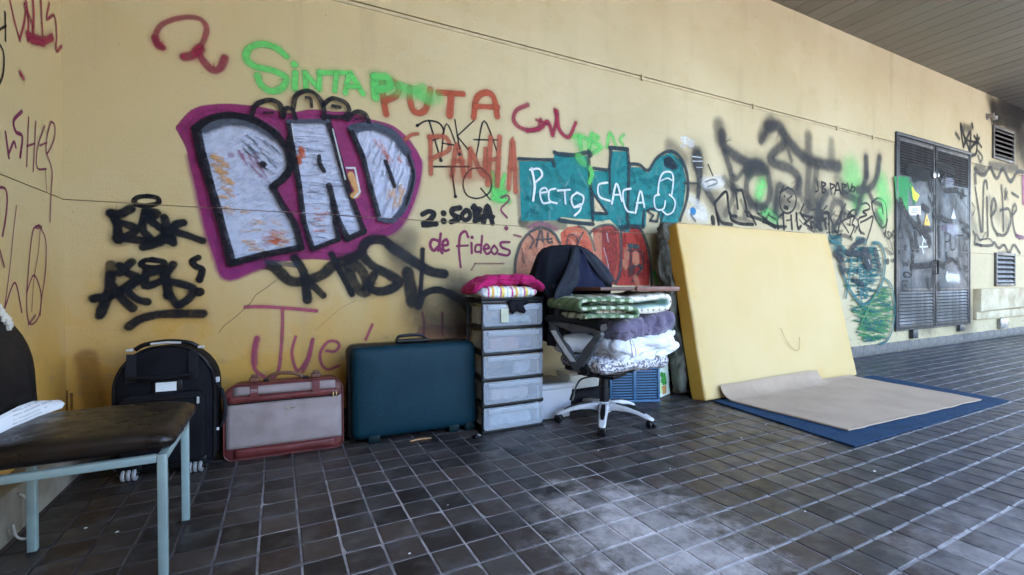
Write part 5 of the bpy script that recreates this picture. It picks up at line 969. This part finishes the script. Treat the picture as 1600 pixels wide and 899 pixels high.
def checkprint():
    m, tt, p = nodes_of('green_check_print'); g = G(tt); co = g.obco(); x, y, z = g.xyz(co)
    s = g.math('SINE', g.math('MULTIPLY', x, 90)); s2 = g.math('SINE', g.math('ADD', g.math('MULTIPLY', y, 60), g.math('MULTIPLY', z, 60)))
    c = g.mix(g.ramp(s, -.1, .3), (.13, .20, .10), (.50, .54, .40)); c = g.mix(g.ramp(s2, .2, .6, 0, .75), c, (.07, .13, .06)); g.put(p.inputs['Base Color'], c); p.inputs['Roughness'].default_value = .92; g.bump(g.noise(16, 4, co), .6, .01, p); return m
M_MINT = cloth('mint_cotton', (.42, .62, .54)); M_CREAM = quiltprint(); M_CHECK = checkprint(); M_LILA = cloth('grey_violet_velvet', (.14, .115, .175), (.115, .095, .15), 3, .02, .45, .35); M_WHITE = cloth('white_cotton', (.76, .76, .78), (.68, .68, .72), 4, .025, .6, .1)
def folded(name, label, cat, mats, cx, cy, z0, w, dpt, layers, th, gap, mi_side=(0, 1), seed=1, rz=0, droop=0, slant=0, edge=None, startright=True):
    """cloth folded back and forth: a thick ribbon in x, z swept in y; every fold has its round end"""
    pitch = th+gap; path = []
    xs = w/2-pitch/2
    for i in range(layers):
        a, c = (xs, -xs) if (i % 2 == 0) == startright else (-xs, xs)
        jit = .012*math.sin(i*5.1+seed)
        for k in range(33): path.append((a+(c-a)*k/32+(jit if k == 32 else 0), i*pitch+th/2))
        if i < layers-1:
            sg = 1 if c > 0 else -1
            for k in range(1, 6): ang = -math.pi/2+math.pi*k/6; path.append((c+jit+sg*math.cos(ang)*pitch/2*1.15, i*pitch+th/2+pitch/2+math.sin(ang)*pitch/2))
    P = [Vector((x, 0, z)) for x, z in path]; n = len(P); bm = B(); ny = 22; rows = []
    for j in range(ny+1):
        v = j/ny*2-1; y = v*dpt/2; rowa, rowb = [], []
        for i, p in enumerate(P):
            tt = (P[min(i+1, n-1)]-P[max(i-1, 0)]).normalized(); nn = Vector((-tt.z, 0, tt.x))
            q = Vector((p.x*(1+.012*nz((0, y, p.z), 9, seed)), y, p.z)); h = p.z/(layers*pitch)
            q.z += .010*nz((q.x, y, i*.05), 6, seed)*h*1.4 - droop*(q.x/(w/2))**2*(.6+.4*h) + slant*q.x; q.y += .010*nz((q.x, 0, p.z), 12, seed+3)*(1 if abs(v) > .7 else .3)
            e = (1-.4*max(0, abs(v)-.75)/.25)*(1+.30*nz((q.x, y*1.2, i*.02), 7, seed+5)-.45*crease((q.x, y*1.3, p.z*3), 6, seed+2))
            rowa.append(bm.verts.new(q+nn*th/2*e)); rowb.append(bm.verts.new(q-nn*th/2*e))
        rows.append((rowa, rowb))
    for j in range(ny):
        for i in range(n-1):
            f = bm.faces.new((rows[j][0][i], rows[j][0][i+1], rows[j+1][0][i+1], rows[j+1][0][i])); f.material_index = mi_side[0]
            f = bm.faces.new((rows[j][1][i], rows[j][1][i+1], rows[j+1][1][i+1], rows[j+1][1][i])); f.material_index = mi_side[1]
    for j in (0, ny):
        for i in range(n-1): bm.faces.new((rows[j][0][i], rows[j][0][i+1], rows[j][1][i+1], rows[j][1][i])).material_index = mi_side[0 if edge is None else edge]
    for i in (0, n-1):
        for j in range(ny): bm.faces.new((rows[j][0][i], rows[j+1][0][i], rows[j+1][1][i], rows[j][1][i])).material_index = mi_side[0]
    o = obj(name, bm, mats, None, smooth='all', loc=(cx, cy, z0)); o.rotation_euler = (0, 0, rz); return tag(o, label, cat)
# speckled seat cushion
b = B()
def cushfn(p):
    p = Vector(p); p.z += -.03*(p.x/.4)**2*(1 if p.x > 0 else .3) + .012*nz(p, 8, 3) + .02*(p.x/.4 if p.x > .1 else 0); p.y += .015*nz(p, 6, 4); return p
rbox(b, (0, 0, 0), (.62, .50, .10), (.06, .06, .048), (40, 20, 5), 4, crumple(cushfn, .012, 7, 1.5, 15, (.34, .25, .05)))
tag(obj('seat_cushion', b, speckled(), None, smooth='all', loc=(2.135, 2.60, .455)), 'black and white speckled cushion lowest on the office chair', 'cushion')
# white duvet with soft folds
b = B()
def duv(p):
    p = Vector(p); u = p.x/.42
    p.z += .06*max(0, u)**2 + .06*u*.5 + .03*max(0, -u-.2) + .016*nz(p, 7, 8) + .006*nz(p, 18, 9)
    if p.y < 0: p.y -= .02*math.sin(p.x*13+p.z*40) + .018*nz((p.x, 0, p.z*2), 9, 2)
    return p
rbox(b, (0, 0, 0), (.57, .46, .135), (.07, .07, .06), (54, 26, 9), 4, crumple(duv, .022, 5.5, 1.5, 2, (.33, .23, .065)))
dv = tag(obj('duvet', b, M_WHITE, None, smooth='all', loc=(2.255, 2.59, .578)), 'white duvet folded under the violet cushion on the office chair', 'duvet')
b = B()
def duv2(p):
    p = Vector(p); u = p.x/.36; p.z += .06*max(0, u)**2 + .03*u + .012*nz(p, 8, 18) ; p.y += .012*nz(p, 10, 7); return p
rbox(b, (.01, -.02, -.075), (.55, .45, .085), (.06, .06, .04), (48, 22, 6), 4, crumple(duv2, .018, 6, 1.5, 7, (.31, .22, .04))); obj('lower_fold', b, M_WHITE, dv, smooth='all')
b = B(); tube(b, smoothpts([(-.205, -.262, .05), (-.215, -.285, .0), (-.205, -.29, -.055), (-.185, -.288, -.06), (-.18, -.285, -.01), (-.19, -.265, .045)]), .006, 6); obj('tie_cord', b, M_WHITE, dv, smooth='all')
# violet cushion
b = B()
def vio(p):
    p = Vector(p); u = p.x/.32; p.z += .035*u + .03*u*u*(1 if p.z < 0 else .4) + .012*nz(p, 7, 12) - .02*math.exp(-((p.x+.0)/.05)**2)*(1 if p.z > 0 else 0)
    if p.y < 0: p.y += .02*math.exp(-((p.x+.02)/.03)**2) + .012*math.sin(p.x*40+p.z*9)*math.exp(-(p.x/.15)**2) + .012*nz((p.x*1.4, 0, p.z*.6), 14, 5)
    return p
rbox(b, (0, 0, 0), (.55, .42, .175), (.08, .08, .08), (50, 22, 9), 4, crumple(vio, .016, 6.5, 1.2, 11, (.29, .21, .08)))
tag(obj('cushion', b, M_LILA, None, smooth='all', loc=(2.255, 2.57, .692)), 'plump grey violet cushion between the white duvet and patterned quilt', 'cushion')
# quilts
folded('quilt', 'cream quilt with dark motifs and mint lining, folded under the board', 'quilt', [M_CREAM, M_MINT], 2.135, 2.63, .775, .70, .44, 2, .060, .024, (1, 0), 3, R_(1), -.016, .015, 1, False)
folded('blanket', 'green checked blanket folded at the left of the cream quilt', 'blanket', [M_CHECK, M_CHECK], 1.905, 2.545, .772, .42, .44, 3, .036, .016, (0, 0), 6, R_(-5), .012, -.03, None, False)
M_BOARD = MAT('brown_veneer', (.085, .028, .018), .4, (.055, .018, .012), 3, 30, .1)
# brown board
t = thing('board', 'dark brown wooden board laid across the folded quilts', 'board', (2.205, 2.61, .947), R_(3))
obj('panel', bx(-.36, .37, -.20, .20, .0, .024), M_BOARD, t, bevel=.003, rot=(0, R_(.6), 0))
obj('edge_lip', bx(-.05, .372, -.214, -.2005, -.004, .030), MAT('brown_edge', (.17, .06, .04), .45, (.12, .04, .03), 9), t, bevel=.003, rot=(0, R_(.6), 0))
# grey pillow seen through the arm
b = B(); rbox(b, (0, 0, 0), (.30, .22, .13), (.08, .08, .06), (8, 8, 4), 3, lambda p: Vector(p)+Vector((0, 0, .012*nz(p, 9, 2))))
tag(obj('pillow', b, cloth('grey_cotton', (.46, .45, .46)), None, smooth='all', loc=(1.88, 2.72, .575)), 'small grey pillow seen through the open armrest loop', 'pillow')

# ------------------------------------------------------------------ jacket over the chair back
M_JACK = cloth('navy_black_fabric', (.0035, .004, .008), (.0065, .0075, .013), 5, .02, .5, 0); M_JGREY = cloth('slate_lining', (.030, .034, .046), (.018, .021, .03), 7, .014, .5, 0); M_JBLUE = cloth('blue_lining', (.009, .011, .030), (.014, .016, .04), 9, .012, .5, 0)
JB = Vector((1.965, 2.88, 0)); t = thing('jacket', 'dark navy jacket draped over the back of the office chair', 'jacket', JB)
def jrow(z, wl_, wr, dep, yo, seed, n=40):
    out = []
    for k in range(n):
        a = 2*math.pi*k/n; c, s = math.cos(a), math.sin(a); w = wr if c > 0 else wl_
        x = w*(abs(c)**.8)*(1 if c > 0 else -1); y = yo+dep*(abs(s)**.8)*(1 if s > 0 else -1)
        fold = .034*math.sin(a*11+z*7+seed)*(1-min(1, max(0, (z-.95)/.35))) + .03*nz((c*2, s*2, z*1.4), 2, seed) - .03*crease((c*1.2, s*1.2, z*1.5), 2.2, 3)
        out.append((x*(1+fold*1.2), y*(1+fold) - fold*.6*(1 if s < 0 else -1), z+.012*nz((x, y, z), 7, 4)))
    return out
b = B(); rings(b, [jrow(*r, 2) for r in ((.58, .27, .30, .13, .02), (.72, .265, .31, .13, .02), (.86, .265, .33, .13, .02), (.93, .28, .335, .14, .02), (.99, .35, .345, .148, .015), (1.07, .335, .335, .14, .01), (1.15, .315, .27, .125, .0), (1.21, .30, .20, .11, -.01), (1.25, .265, .12, .09, -.02), (1.272, .20, .05, .06, -.03), (1.282, .06, .02, .03, -.03))])
obj('body', b, M_JACK, t, smooth='all')
def strip(bm, pts, thick=.012, seed=0, wob=.01, mi=0):
    rs = []
    P = [(Vector(a), Vector(c)) for a, c in pts]; out = []
    A = smoothpts([p[0] for p in P], 4); Cc = smoothpts([p[1] for p in P], 4)
    for i, (a, c) in enumerate(zip(A, Cc)):
        row = []
        for k in range(7):
            q = a.lerp(c, k/6); q.y += wob*math.sin(k*2.1+i*.3+seed) - .012*math.sin(k/6*math.pi); row.append(q)
        rs.append(row + [q+Vector((0, thick, 0)) for q in row[::-1]])
    rings(bm, rs, mi=mi)
b = B(); strip(b, [((-.075, -.130, 1.262), (-.03, -.135, 1.262)), ((-.12, -.165, 1.17), (-.035, -.17, 1.15)), ((-.20, -.19, 1.05), (-.085, -.205, 1.01)), ((-.28, -.205, .93), (-.16, -.22, .93)), ((-.272, -.20, .84), (-.20, -.22, .85)), ((-.27, -.20, .76), (-.22, -.21, .77))], .012, 1); obj('lapel', b, M_JGREY, t, smooth='all')
b = B(); strip(b, [((-.035, -.137, 1.262), (.02, -.130, 1.262)), ((.02, -.17, 1.17), (.115, -.16, 1.19)), ((.10, -.20, 1.06), (.21, -.18, 1.10)), ((.17, -.21, .99), (.28, -.17, 1.02))], .012, 4); obj('lapel', b, M_JGREY, t, smooth='all')
b = B(); strip(b, [((-.035, -.135, 1.245), (.0, -.135, 1.245)), ((-.07, -.165, 1.14), (.06, -.165, 1.14)), ((-.11, -.18, 1.02), (.13, -.18, 1.04)), ((-.15, -.185, .94), (.17, -.185, .96))], .008, 2, .014); obj('lining', b, M_JBLUE, t, smooth='all')
b = B(); strip(b, [((-.31, -.06, 1.0), (-.22, -.15, 1.0)), ((-.265, -.10, .86), (-.20, -.19, .86)), ((-.265, -.10, .72), (-.20, -.19, .72)), ((-.265, -.10, .56), (-.20, -.19, .56))], .02, 3, .016); obj('sleeve', b, M_JACK, t, smooth='all')

# ------------------------------------------------------------------ boxes behind the chair
M_BIN = frosted('bin_plastic', (.50, .51, .58), .86); M_LID = MAT('bin_lid', (.09, .09, .10), .4, (.13, .13, .14)); M_CLEAR = frosted('clear_plastic', (.62, .60, .57), .72, .15)
t = thing('storage_box', 'pale lidded plastic storage box on the floor behind the chair', 'storage box', (1.80, 2.98, 0), R_(-2))
b = B(); rings(b, [[(sx*w, y0 if sy < 0 else y1, z) for sx, sy in ((-1, -1), (1, -1), (1, 1), (-1, 1))] for w, y0, y1, z in ((.145, -.10, .18, .004), (.155, -.11, .19, .12), (.162, -.115, .195, .235))]); obj('body', b, M_BIN, t, bevel=.008)
b = B(); rings(b, [[(sx*w, y0 if sy < 0 else y1, z) for sx, sy in ((-1, -1), (1, -1), (1, 1), (-1, 1))] for w, y0, y1, z in ((.168, -.125, .20, .222), (.172, -.128, .205, .245), (.165, -.12, .198, .262))]); obj('lid', b, M_BIN, t, bevel=.005)
obj('lid_panel', bx(-.14, .14, -.095, .17, .2625, .268), M_LID, t, bevel=.003)
t = thing('plastic_tub', 'clear glossy plastic tub resting on a black bag', 'tub', (2.15, 3.06, .175))
b = B(); rings(b, [[(sx*w, sy*.1, z) for sx, sy in ((-1, -1), (1, -1), (1, 1), (-1, 1))] for w, z in ((.13, 0), (.14, .06), (.15, .115))]); obj('body', b, M_CLEAR, t, bevel=.012)
obj('lid', bx(-.156, .156, -.106, .106, .116, .13), M_CLEAR, t, bevel=.005)
b = B(); rbox(b, (0, 0, .087), (.36, .24, .17), .06, (8, 6, 4), 3, lambda p: Vector(p)*(1+.1*nz(p, 9, 5))); tag(obj('holdall', b, M_NYLON, None, smooth='all', loc=(2.14, 3.05, .0)), 'small black holdall under the clear plastic tub', 'holdall')
# blue slatted crate
M_BLUE = MAT('blue_crate_plastic', (.042, .125, .24), .42, (.03, .09, .18), 8, 60, .05); M_BLUED = MAT('dark_blue_frame', (.025, .07, .16), .5)  # the darker blue is the canvas frame edge's own colour
t = thing('crate', 'blue slatted plastic crate behind the office chair', 'crate', (2.695, 3.07, 0), R_(-22))
cw, cdp, chh = .205, .115, .335
for sx in (-1, 0, 1):
    for sy in (-1, 1):
        if sx == 0: obj('post', bx(-.014, .014, sy*cdp-.008, sy*cdp+.008, .0245, chh-.03), M_BLUE, t, bevel=.002)
        else: obj('post', bx(sx*cw-.011, sx*cw+.011, sy*cdp-.011, sy*cdp+.011, .0245, chh-.03), M_BLUE, t, bevel=.003)
obj('base', bx(-cw-.012, cw+.012, -cdp-.012, cdp+.012, .002, .024), M_BLUE, t, bevel=.004)
b = B(); 
for y in (-cdp, cdp): box(b, -cw-.014, cw+.014, y-.014, y+.014, chh-.0295, chh)
for x in (-cw, cw): box(b, x-.014, x+.014, -cdp+.0145, cdp-.0145, chh-.0295, chh)
obj('rim', b, M_BLUE, t, bevel=.003)
s0 = e0 = None
for k in range(12):
    z = .035+.0222*k
    for sy in (-1, 1):
        for sx in (-1, 1):
            loc = (sx*cw/2+.002*sx, sy*cdp, z)
            if s0 is None: s0 = obj('slat', bx(-.087, .087, -.004, .004, 0, .0125), M_BLUE, t, smooth=False, loc=loc)
            else: o = s0.copy(); COL.objects.link(o); o.location = loc
    for sx in (-1, 1):
        loc = (sx*cw, 0, z)
        if e0 is None: e0 = obj('slat', bx(-.004, .004, -.103, .103, 0, .0125), M_BLUE, t, smooth=False, loc=loc)
        else: o = e0.copy(); COL.objects.link(o); o.location = loc
b = B(); rbox(b, (0, 0, 0), (.34, .2, .10), (.05, .05, .04), (8, 6, 3), 3, lambda p: Vector(p)*(1+.1*nz(p, 8, 9)))
o = tag(obj('folded_cloth', b, cloth('red_cloth', (.45, .06, .07)), None, smooth='all', loc=(2.715, 3.06, .30), rot=(0, 0, R_(-22))), 'red cloth showing over the rim of the blue crate', 'cloth')
b = B(); rbox(b, (0, 0, .125), (.36, .18, .235), (.03, .03, .02), (6, 4, 4), 3); tag(obj('dark_bag', b, MAT('navy_bag', (.012, .02, .045), .7), None, smooth='all', loc=(2.695, 3.07, .001+.024), rot=(0, 0, R_(-22))), 'dark navy bag filling the inside of the blue crate', 'bag')
# canvas picture
M_CAN = MAT('canvas_paint', (.62, .68, .60), .8, (.56, .65, .50), 4, 200, .2); M_CANG = MAT('pale_green_paint', (.45, .58, .22), .8, (.58, .66, .40), 8); M_LEAFP = MAT('leaf_paint', (.02, .16, .03), .7, (.05, .30, .05), 16); M_POT = MAT('terracotta_paint', (.45, .20, .06), .7, (.55, .30, .10), 20); M_SUNP = MAT('pale_yellow_paint', (.66, .62, .30), .8)
t = thing('picture', 'pale canvas picture of a green potted plant beside the crate', 'picture', (2.985, 2.985, 0), R_(20))
cv = obj('canvas', bx(-.09, .165, .001, .022, .004, .545), M_CAN, t, bevel=.002, rot=(R_(-5), 0, 0))
obj('frame_edge', bx(-.108, -.0905, -.002, .026, .002, .55), M_BLUED, t, bevel=.002, rot=(R_(-5), 0, 0))
def flatpoly(name, mat, shapes, par, y):
    bm = B()
    for i, sh in enumerate(shapes): bm.faces.new([bm.verts.new((x, y-.0002*i, z)) for x, z in sh])
    return obj(name, bm, mat, par, smooth=False)
def blobp(cx, cz, r, n=9, sd=1): return [(cx+r*(1+.25*nz((cx, k, cz), 3, sd))*math.cos(2*math.pi*k/n), cz+r*(1+.25*nz((k, cz, cx), 3, sd))*math.sin(2*math.pi*k/n)) for k in range(n)]
flatpoly('meadow', M_CANG, [[(-.088, .03), (.0, .04), (.02, .10), (-.03, .17), (-.06, .20), (-.088, .19)]], cv, .0004)
flatpoly('plant', M_LEAFP, [blobp(.015+.075*rt.random(), .115+.085*rt.random(), .014+.012*rt.random(), 8, k) for k in range(26)], cv, -.0006)
flatpoly('pot', M_POT, [[(.015, .022), (.085, .022), (.10, .092), (.005, .092)]], cv, -.0002)
flatpoly('sun', M_SUNP, [blobp(-.005, .30, .022)], cv, .0002)

# ------------------------------------------------------------------ covered mattress behind, foam mattress, rug and mat
def drab():
    m, tt, p = nodes_of('drab_cover'); g = G(tt); co = g.obco()
    n = g.noise(9, 5, g.scale(co, 1.2, 1.2, .45), .65, .6); c = g.mix(g.ramp(n, .38, .62), (.028, .028, .020), (.125, .12, .095)); c = g.mix(g.ramp(g.noise(14, 4, co), .6, .72, 0, .5), c, (.09, .13, .08))
    g.put(p.inputs['Base Color'], c); p.inputs['Roughness'].default_value = .85; g.bump(g.noise(16, 5, g.scale(co, 1, 1, .5)), .7, .02, p); return m
TILT = math.atan2(.318, 1.53)
b = B()
def shfn(p):
    p = Vector(p); e = 1 if p.x < -1.0 else .5
    p.x += e*(.035*nz((0, p.y*2, p.z), 4, 1)+.02*math.sin(p.z*9+p.y*20)+.015*nz((0, p.y*6, p.z*3), 5, 2)); p.y += .02*nz((p.x*2, 0, p.z*1.2), 5, 6)+.012*math.sin(p.y*60+p.z*4); return p
rbox(b, (0, 0, 0), (2.22, .17, 1.57), (.06, .07, .06), (30, 14, 60), 3, crumple(shfn, .035, 3.2, .7, 4, (3, .09, 3)))
o = tag(obj('covered_mattress', b, drab(), None, smooth='all', loc=(4.25, 3.09, .787)), 'mattress in a creased drab green cover behind the yellow one', 'mattress'); o.rotation_euler = (R_(-8.2), 0, 0)
def foam():
    m, tt, p = nodes_of('yellow_foam'); g = G(tt); co = g.obco(); x, y, z = g.xyz(co)
    c = g.mix(g.ramp(g.noise(1.8, 4, co), .35, .7), (.565, .425, .22), (.55, .405, .195)); ed = g.math('MAXIMUM', g.ramp(g.math('ABSOLUTE', x), .98, 1.15), g.ramp(g.math('ABSOLUTE', g.math('SUBTRACT', z, .785)), .66, .80))
    c = g.mix(g.math('MULTIPLY', ed, g.ramp(g.noise(4, 5, co), .3, .65, .05, .45)), c, (.54, .345, .10)); side = g.ramp(y, .006, .022)
    c = g.mix(side, c, g.mix(g.noise(5, 4, co), (.40, .20, .028), (.50, .28, .05)))                      # side faces painted darker brown for the shade they stand in
    c = g.mix(g.ramp(g.noise(16, 3, co), .70, .78, 0, .35), c, (.45, .33, .13))
    g.put(p.inputs['Base Color'], c); p.inputs['Roughness'].default_value = .95; p.inputs['Specular IOR Level'].default_value = .15
    v = g.n('TexVoronoi'); v.inputs['Scale'].default_value = 300; tt.links.new(co, v.inputs['Vector']); g.bump(g.math('ADD', g.math('MULTIPLY', v.outputs['Distance'], .4), g.math('MULTIPLY', g.noise(3, 4, co), 2.5)), .3, .01, p); return m
t = thing('foam_mattress', 'large yellow foam mattress leaning on the wall', 'mattress', (4.335, 2.684, .008)); t.rotation_euler = (-TILT, 0, 0)
b = B()
def mfn(p):
    p = Vector(p); p.y += .012*nz((p.x, 0, p.z), 2.2, 3) + .004*nz((p.x, 0, p.z), 9, 3); p.x += .008*nz((0, p.y, p.z), 4, 5)-.015*max(0, -p.z/.78); p.z += .006*nz((p.x, p.y, 0), 3, 8); return p
rbox(b, (0, .078, .785), (2.295, .156, 1.565), .022, (40, 4, 30), 4, mfn); ms = obj('foam_block', b, foam(), t, smooth='all')
b = B()
px = [(x, z) for x, z in ((-.06, .58), (-.03, .50), (.02, .42), (.08, .365), (.13, .35), (.17, .37), (.195, .43), (.20, .48))]
tube(b, smoothpts([(x+.05, -.012, z-.02) for x, z in px]), .0022, 5); obj('pen_line', b, MAT('pen_ink', (.42, .30, .12), .8), t)
M_MAT = weave('blue_mat_weave', (.008, .036, .085), (.012, .046, .105), 260, .85, .5)
mat_pts = [(3.089, 1.533), (5.399, 1.53), (5.60, 2.44), (5.45, 2.668), (3.242, 2.668)]
def sheet(name, label, cat, mat, grid, loc, th, mats=None):
    bm = B(); n = len(grid); m = len(grid[0]); T = [[bm.verts.new(Vector(p)-Vector(loc)) for p in r] for r in grid]; L = [[bm.verts.new(Vector(p)-Vector(loc)-Vector((0, 0, th))) for p in r] for r in grid]
    for i in range(n-1):
        for j in range(m-1): bm.faces.new((T[i][j], T[i+1][j], T[i+1][j+1], T[i][j+1])); bm.faces.new((L[i][j], L[i+1][j], L[i+1][j+1], L[i][j+1]))
    for i in range(n-1):
        for j in (0, m-1): bm.faces.new((T[i][j], T[i+1][j], L[i+1][j], L[i][j]))
    for j in range(m-1):
        for i in (0, n-1): bm.faces.new((T[i][j], T[i][j+1], L[i][j+1], L[i][j]))
    return tag(obj(name, bm, mat, None, smooth=True, loc=loc, angle=50), label, cat)
def bil(u, v, A, Bq, Cq, Dq): return tuple((A[k]*(1-u)+Bq[k]*u)*(1-v)+(Dq[k]*(1-u)+Cq[k]*u)*v for k in range(2))
NU, NV = 60, 34
g_ = []
for i in range(NU+1):
    r = []
    for j in range(NV+1):
        u, v = i/NU, j/NV; x, y = bil(u, v, (3.089, 1.533), (5.399, 1.53), (5.60, 2.60), (3.242, 2.67)); ed = min(u, 1-u, v, 1-v)
        x += .008*nz((x, y, 0), 3, 1)+.004*nz((x, y, 0), 14, 1); y += .008*nz((x, y, 5), 3, 2)+.004*nz((x, y, 5), 14, 2); z = .012+.004*nz((x, y, 0), 4, 3)+(.006*max(0, nz((x, y, 9), 3, 5)) if ed < .06 else 0); r.append((x, y, max(z, .009)))
    g_.append(r)
sheet('floor_mat', 'dark blue woven mat under the brown carpet on the paving', 'mat', M_MAT, g_, (4.3, 2.1, 0), .006)
def pile():
    m, tt, p = nodes_of('brown_carpet_pile'); g = G(tt); co = g.obco(); n = g.noise(3, 5, co); f = g.noise(240, 2, co)
    c = g.mix(g.ramp(n, .35, .7), (.47, .35, .25), (.40, .295, .21)); c = g.mix(g.ramp(f, .4, .65, 0, .35), c, (.25, .17, .11)); g.put(p.inputs['Base Color'], c); p.inputs['Roughness'].default_value = .97; p.inputs['Sheen Weight'].default_value = .1
    g.bump(g.math('ADD', f, g.math('MULTIPLY', g.noise(5, 5, co), 3)), .8, .01, p); return m
g_ = []
for i in range(NU+1):
    r = []
    for j in range(NV+1):
        u, v = i/NU, j/NV; A, Bq = (3.352, 1.697), (5.175, 1.628); Cq, Dq = (5.30, 2.64), (3.345, 2.60); x, y = bil(u, min(v, .80)/.80, A, Bq, (5.28, 2.53), (3.335, 2.545)); z = .027+.004*nz((x, y, 0), 5, 7)
        if v > .80:                                                   # the carpet climbs the foot of the mattress
            q = (v-.80)/.20; top = (.105+.015*u)*(1 if u < .70 else max(.12, 1-(u-.70)/.05)); z += top*(1-math.cos(q*math.pi/2)); y += math.sin(q*math.pi/2)*.125
        x += .006*nz((x, y, 2), 8, 4); y += .006*nz((x, y, 4), 8, 5)
        if min(u, 1-u, v) < .02: z += .004*max(0, nz((x, y, 1), 6, 5))
        ymax = 2.668+max(0, z-.05)*.2; r.append((x, min(y, ymax), z))
    g_.append(r)
sheet('carpet', 'greyish brown carpet piece laid on the blue mat', 'carpet', pile(), g_, (4.3, 2.1, 0), .010)

# ------------------------------------------------------------------ litter
M_LIT = MAT('white_scrap', (.7, .68, .64), .8)
LBL = ('tiny pale paper scrap on the paving in front of the blue mat', 'tiny pale crumb on the paving left of the blue mat', 'tiny pale crumb beside the right caster of the office chair', 'tiny pale crumb below the right caster of the office chair', 'pale paper scrap on the dark paving behind the side chair leg', 'pale paper scrap on the dark paving under the side chair seat', 'tiny white crumb in the tiles below the red suitcase', 'tiny pale crumb just in front of the office chair base', 'tiny pale crumb right of the pale cement stain', 'tiny pale crumb on the tiles in front of the drawer tower')
for li, (px, py, s) in enumerate(((1366, 737, .010), (1158, 685, .007), (1030, 681, .006), (1047, 733, .005), (183, 832, .008), (133, 826, .007), (640, 866, .006), (935, 705, .006), (1258, 800, .005), (700, 790, .004))):
    P = on_plane(px, py, 2, 0); b = B()
    ol = [(s*rt.uniform(.6, 1.3)*math.cos(k*1.05), s*rt.uniform(.4, 1)*math.sin(k*1.05)) for k in range(6)]; rings(b, [[(x, y, .0006) for x, y in ol], [(x*.9, y*.9, .002+.001*rt.random()) for x, y in ol]])
    o = obj('paper_scrap', b, M_LIT, None, smooth=False, loc=(P.x, P.y, .001)); tag(o, LBL[li], 'litter', 'paper scraps on the paving')
